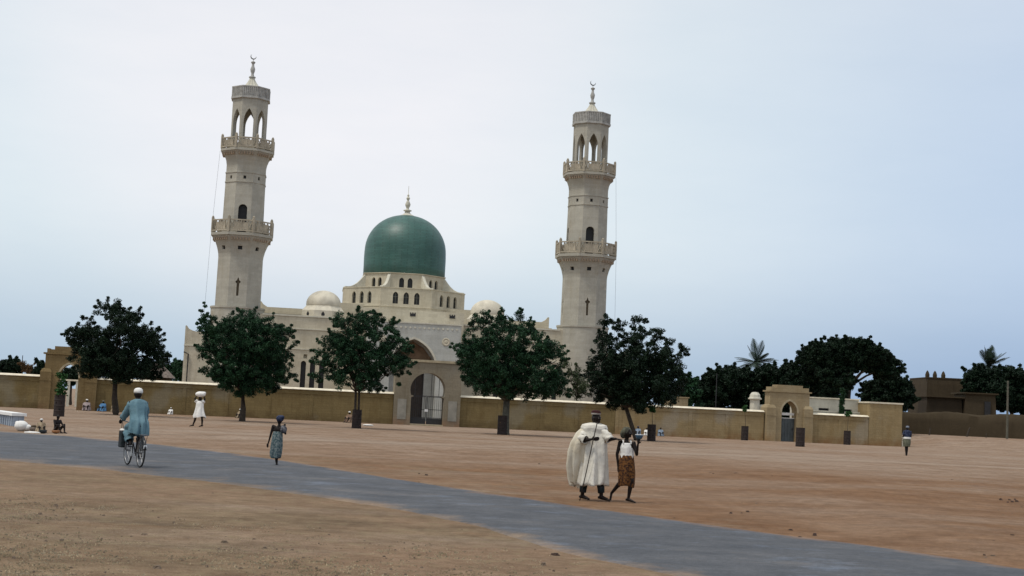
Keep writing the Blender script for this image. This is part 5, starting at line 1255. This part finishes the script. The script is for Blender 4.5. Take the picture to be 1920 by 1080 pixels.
mb = MB(); mb.lathe([(.09, -.004), (.09, .004)], 20, T(BBx, -.05, BBz) @ Matrix.Rotation(R_(90), 4, 'X')); mb.box(RX, BBx, -.06, -.052, BBz+.05, BBz+.075); mb.box(RX, BBx, -.06, -.052, BBz-.05, BBz-.04); mb.build('chain_guard', M_['frame'], bk)
# rider (same frame as the bicycle: x forward, y left)
rd = thing('person', (mid.x, mid.y, .03), HEAD, 'cyclist in a long blue gown and white cap seen from behind', 'person')
J = dict(head=(.03, 0, 1.60), neck=(-.02, 0, 1.47), chest=(-.07, 0, 1.30), pelvis=(-.22, 0, .98), sl=(-.03, .17, 1.40), sr=(-.03, -.17, 1.40), el=(.08, .23, 1.17), wl=(.29, .25, 1.04), er=(.08, -.21, 1.17), wr=(.29, -.25, 1.04),
    hl=(-.2, .09, .95), hr=(-.2, -.09, .95), kl=(.18, .13, .86), al=(-.12, .14, .52), kr=(.16, -.12, .66), ar=(-.06, -.13, .25), tl=(.04, .14, .47), tr=(.1, -.13, .2), hnl=(0, 0, -1), hnr=(0, 0, -1))
person_body(rd, J, 1, (1, 0), .0085)
drape('gown', [(1.5, -.02, 0, .07, .07, .1), (1.475, -.03, 0, .10, .13, .3), (1.44, -.03, 0, .115, .195, .3), (1.36, -.05, 0, .13, .225, .5), (1.15, -.12, 0, .14, .18, .7), (1.0, -.2, 0, .19, .195, .9), (.82, -.25, .02, .19, .20, 1), (.70, -.26, .03, .19, .19, 1.1)], 'blue', rd, folds=8, amp=.028, hem=.05, seed=6)
sleeve('sleeve', [(-.04, .15, 1.40), (.06, .22, 1.2), (.22, .245, 1.06)], [.075, .085, .075], 'blue', rd); sleeve('sleeve', [(-.04, -.15, 1.40), (.06, -.205, 1.2), (.22, -.24, 1.06)], [.075, .08, .07], 'blue', rd, seed=5)
sleeve('trouser_leg', [(-.18, .09, .93), (.17, .14, .84), (.02, .15, .66), (-.08, .14, .56)], [.1, .1, .11, .085], 'blue', rd); sleeve('trouser_leg', [(-.18, -.09, .93), (.15, -.12, .68), (-.03, -.13, .36)], [.1, .09, .075], 'darkcloth', rd, seed=4)
capmesh('cap', Vector((.02, 0, 1.63)), .1, 'whitecloth', rd, .85, squash=(1.1, 1))
bg_ = thing('saddlebag', (mid.x, mid.y, .03), HEAD, 'dark bag with a white top hanging at the left side of the bicycle', 'bag')
mb = MB(); mb.box(.1, .36, .19, .29, .40, .78); o = mb.build('bag_body', M_['darkcloth'], bg_); md = o.modifiers.new('b', 'BEVEL'); md.width = .03; md.segments = 3; bake(o)
mb = MB(); mb.ellip((.23, .24, .79), (.14, .055, .035), 14, 8); mb.build('bag_top', M_['whitecloth'], bg_, 'all')
mb = MB(); mb.tube([(.13, .24, .78), (.3, .24, 1.0), (.34, .24, .99), (.33, .24, .78)], .007, 5); mb.build('strap', M_['darkcloth'], bg_)

# ------------------------------------------------------------------ render settings
sc.view_settings.view_transform = 'Standard'; sc.view_settings.look = 'None'; sc.view_settings.gamma = 1; sc.view_settings.exposure = 0
sc.render.film_transparent = False
sc.cycles.max_bounces = 6; sc.cycles.use_denoising = True
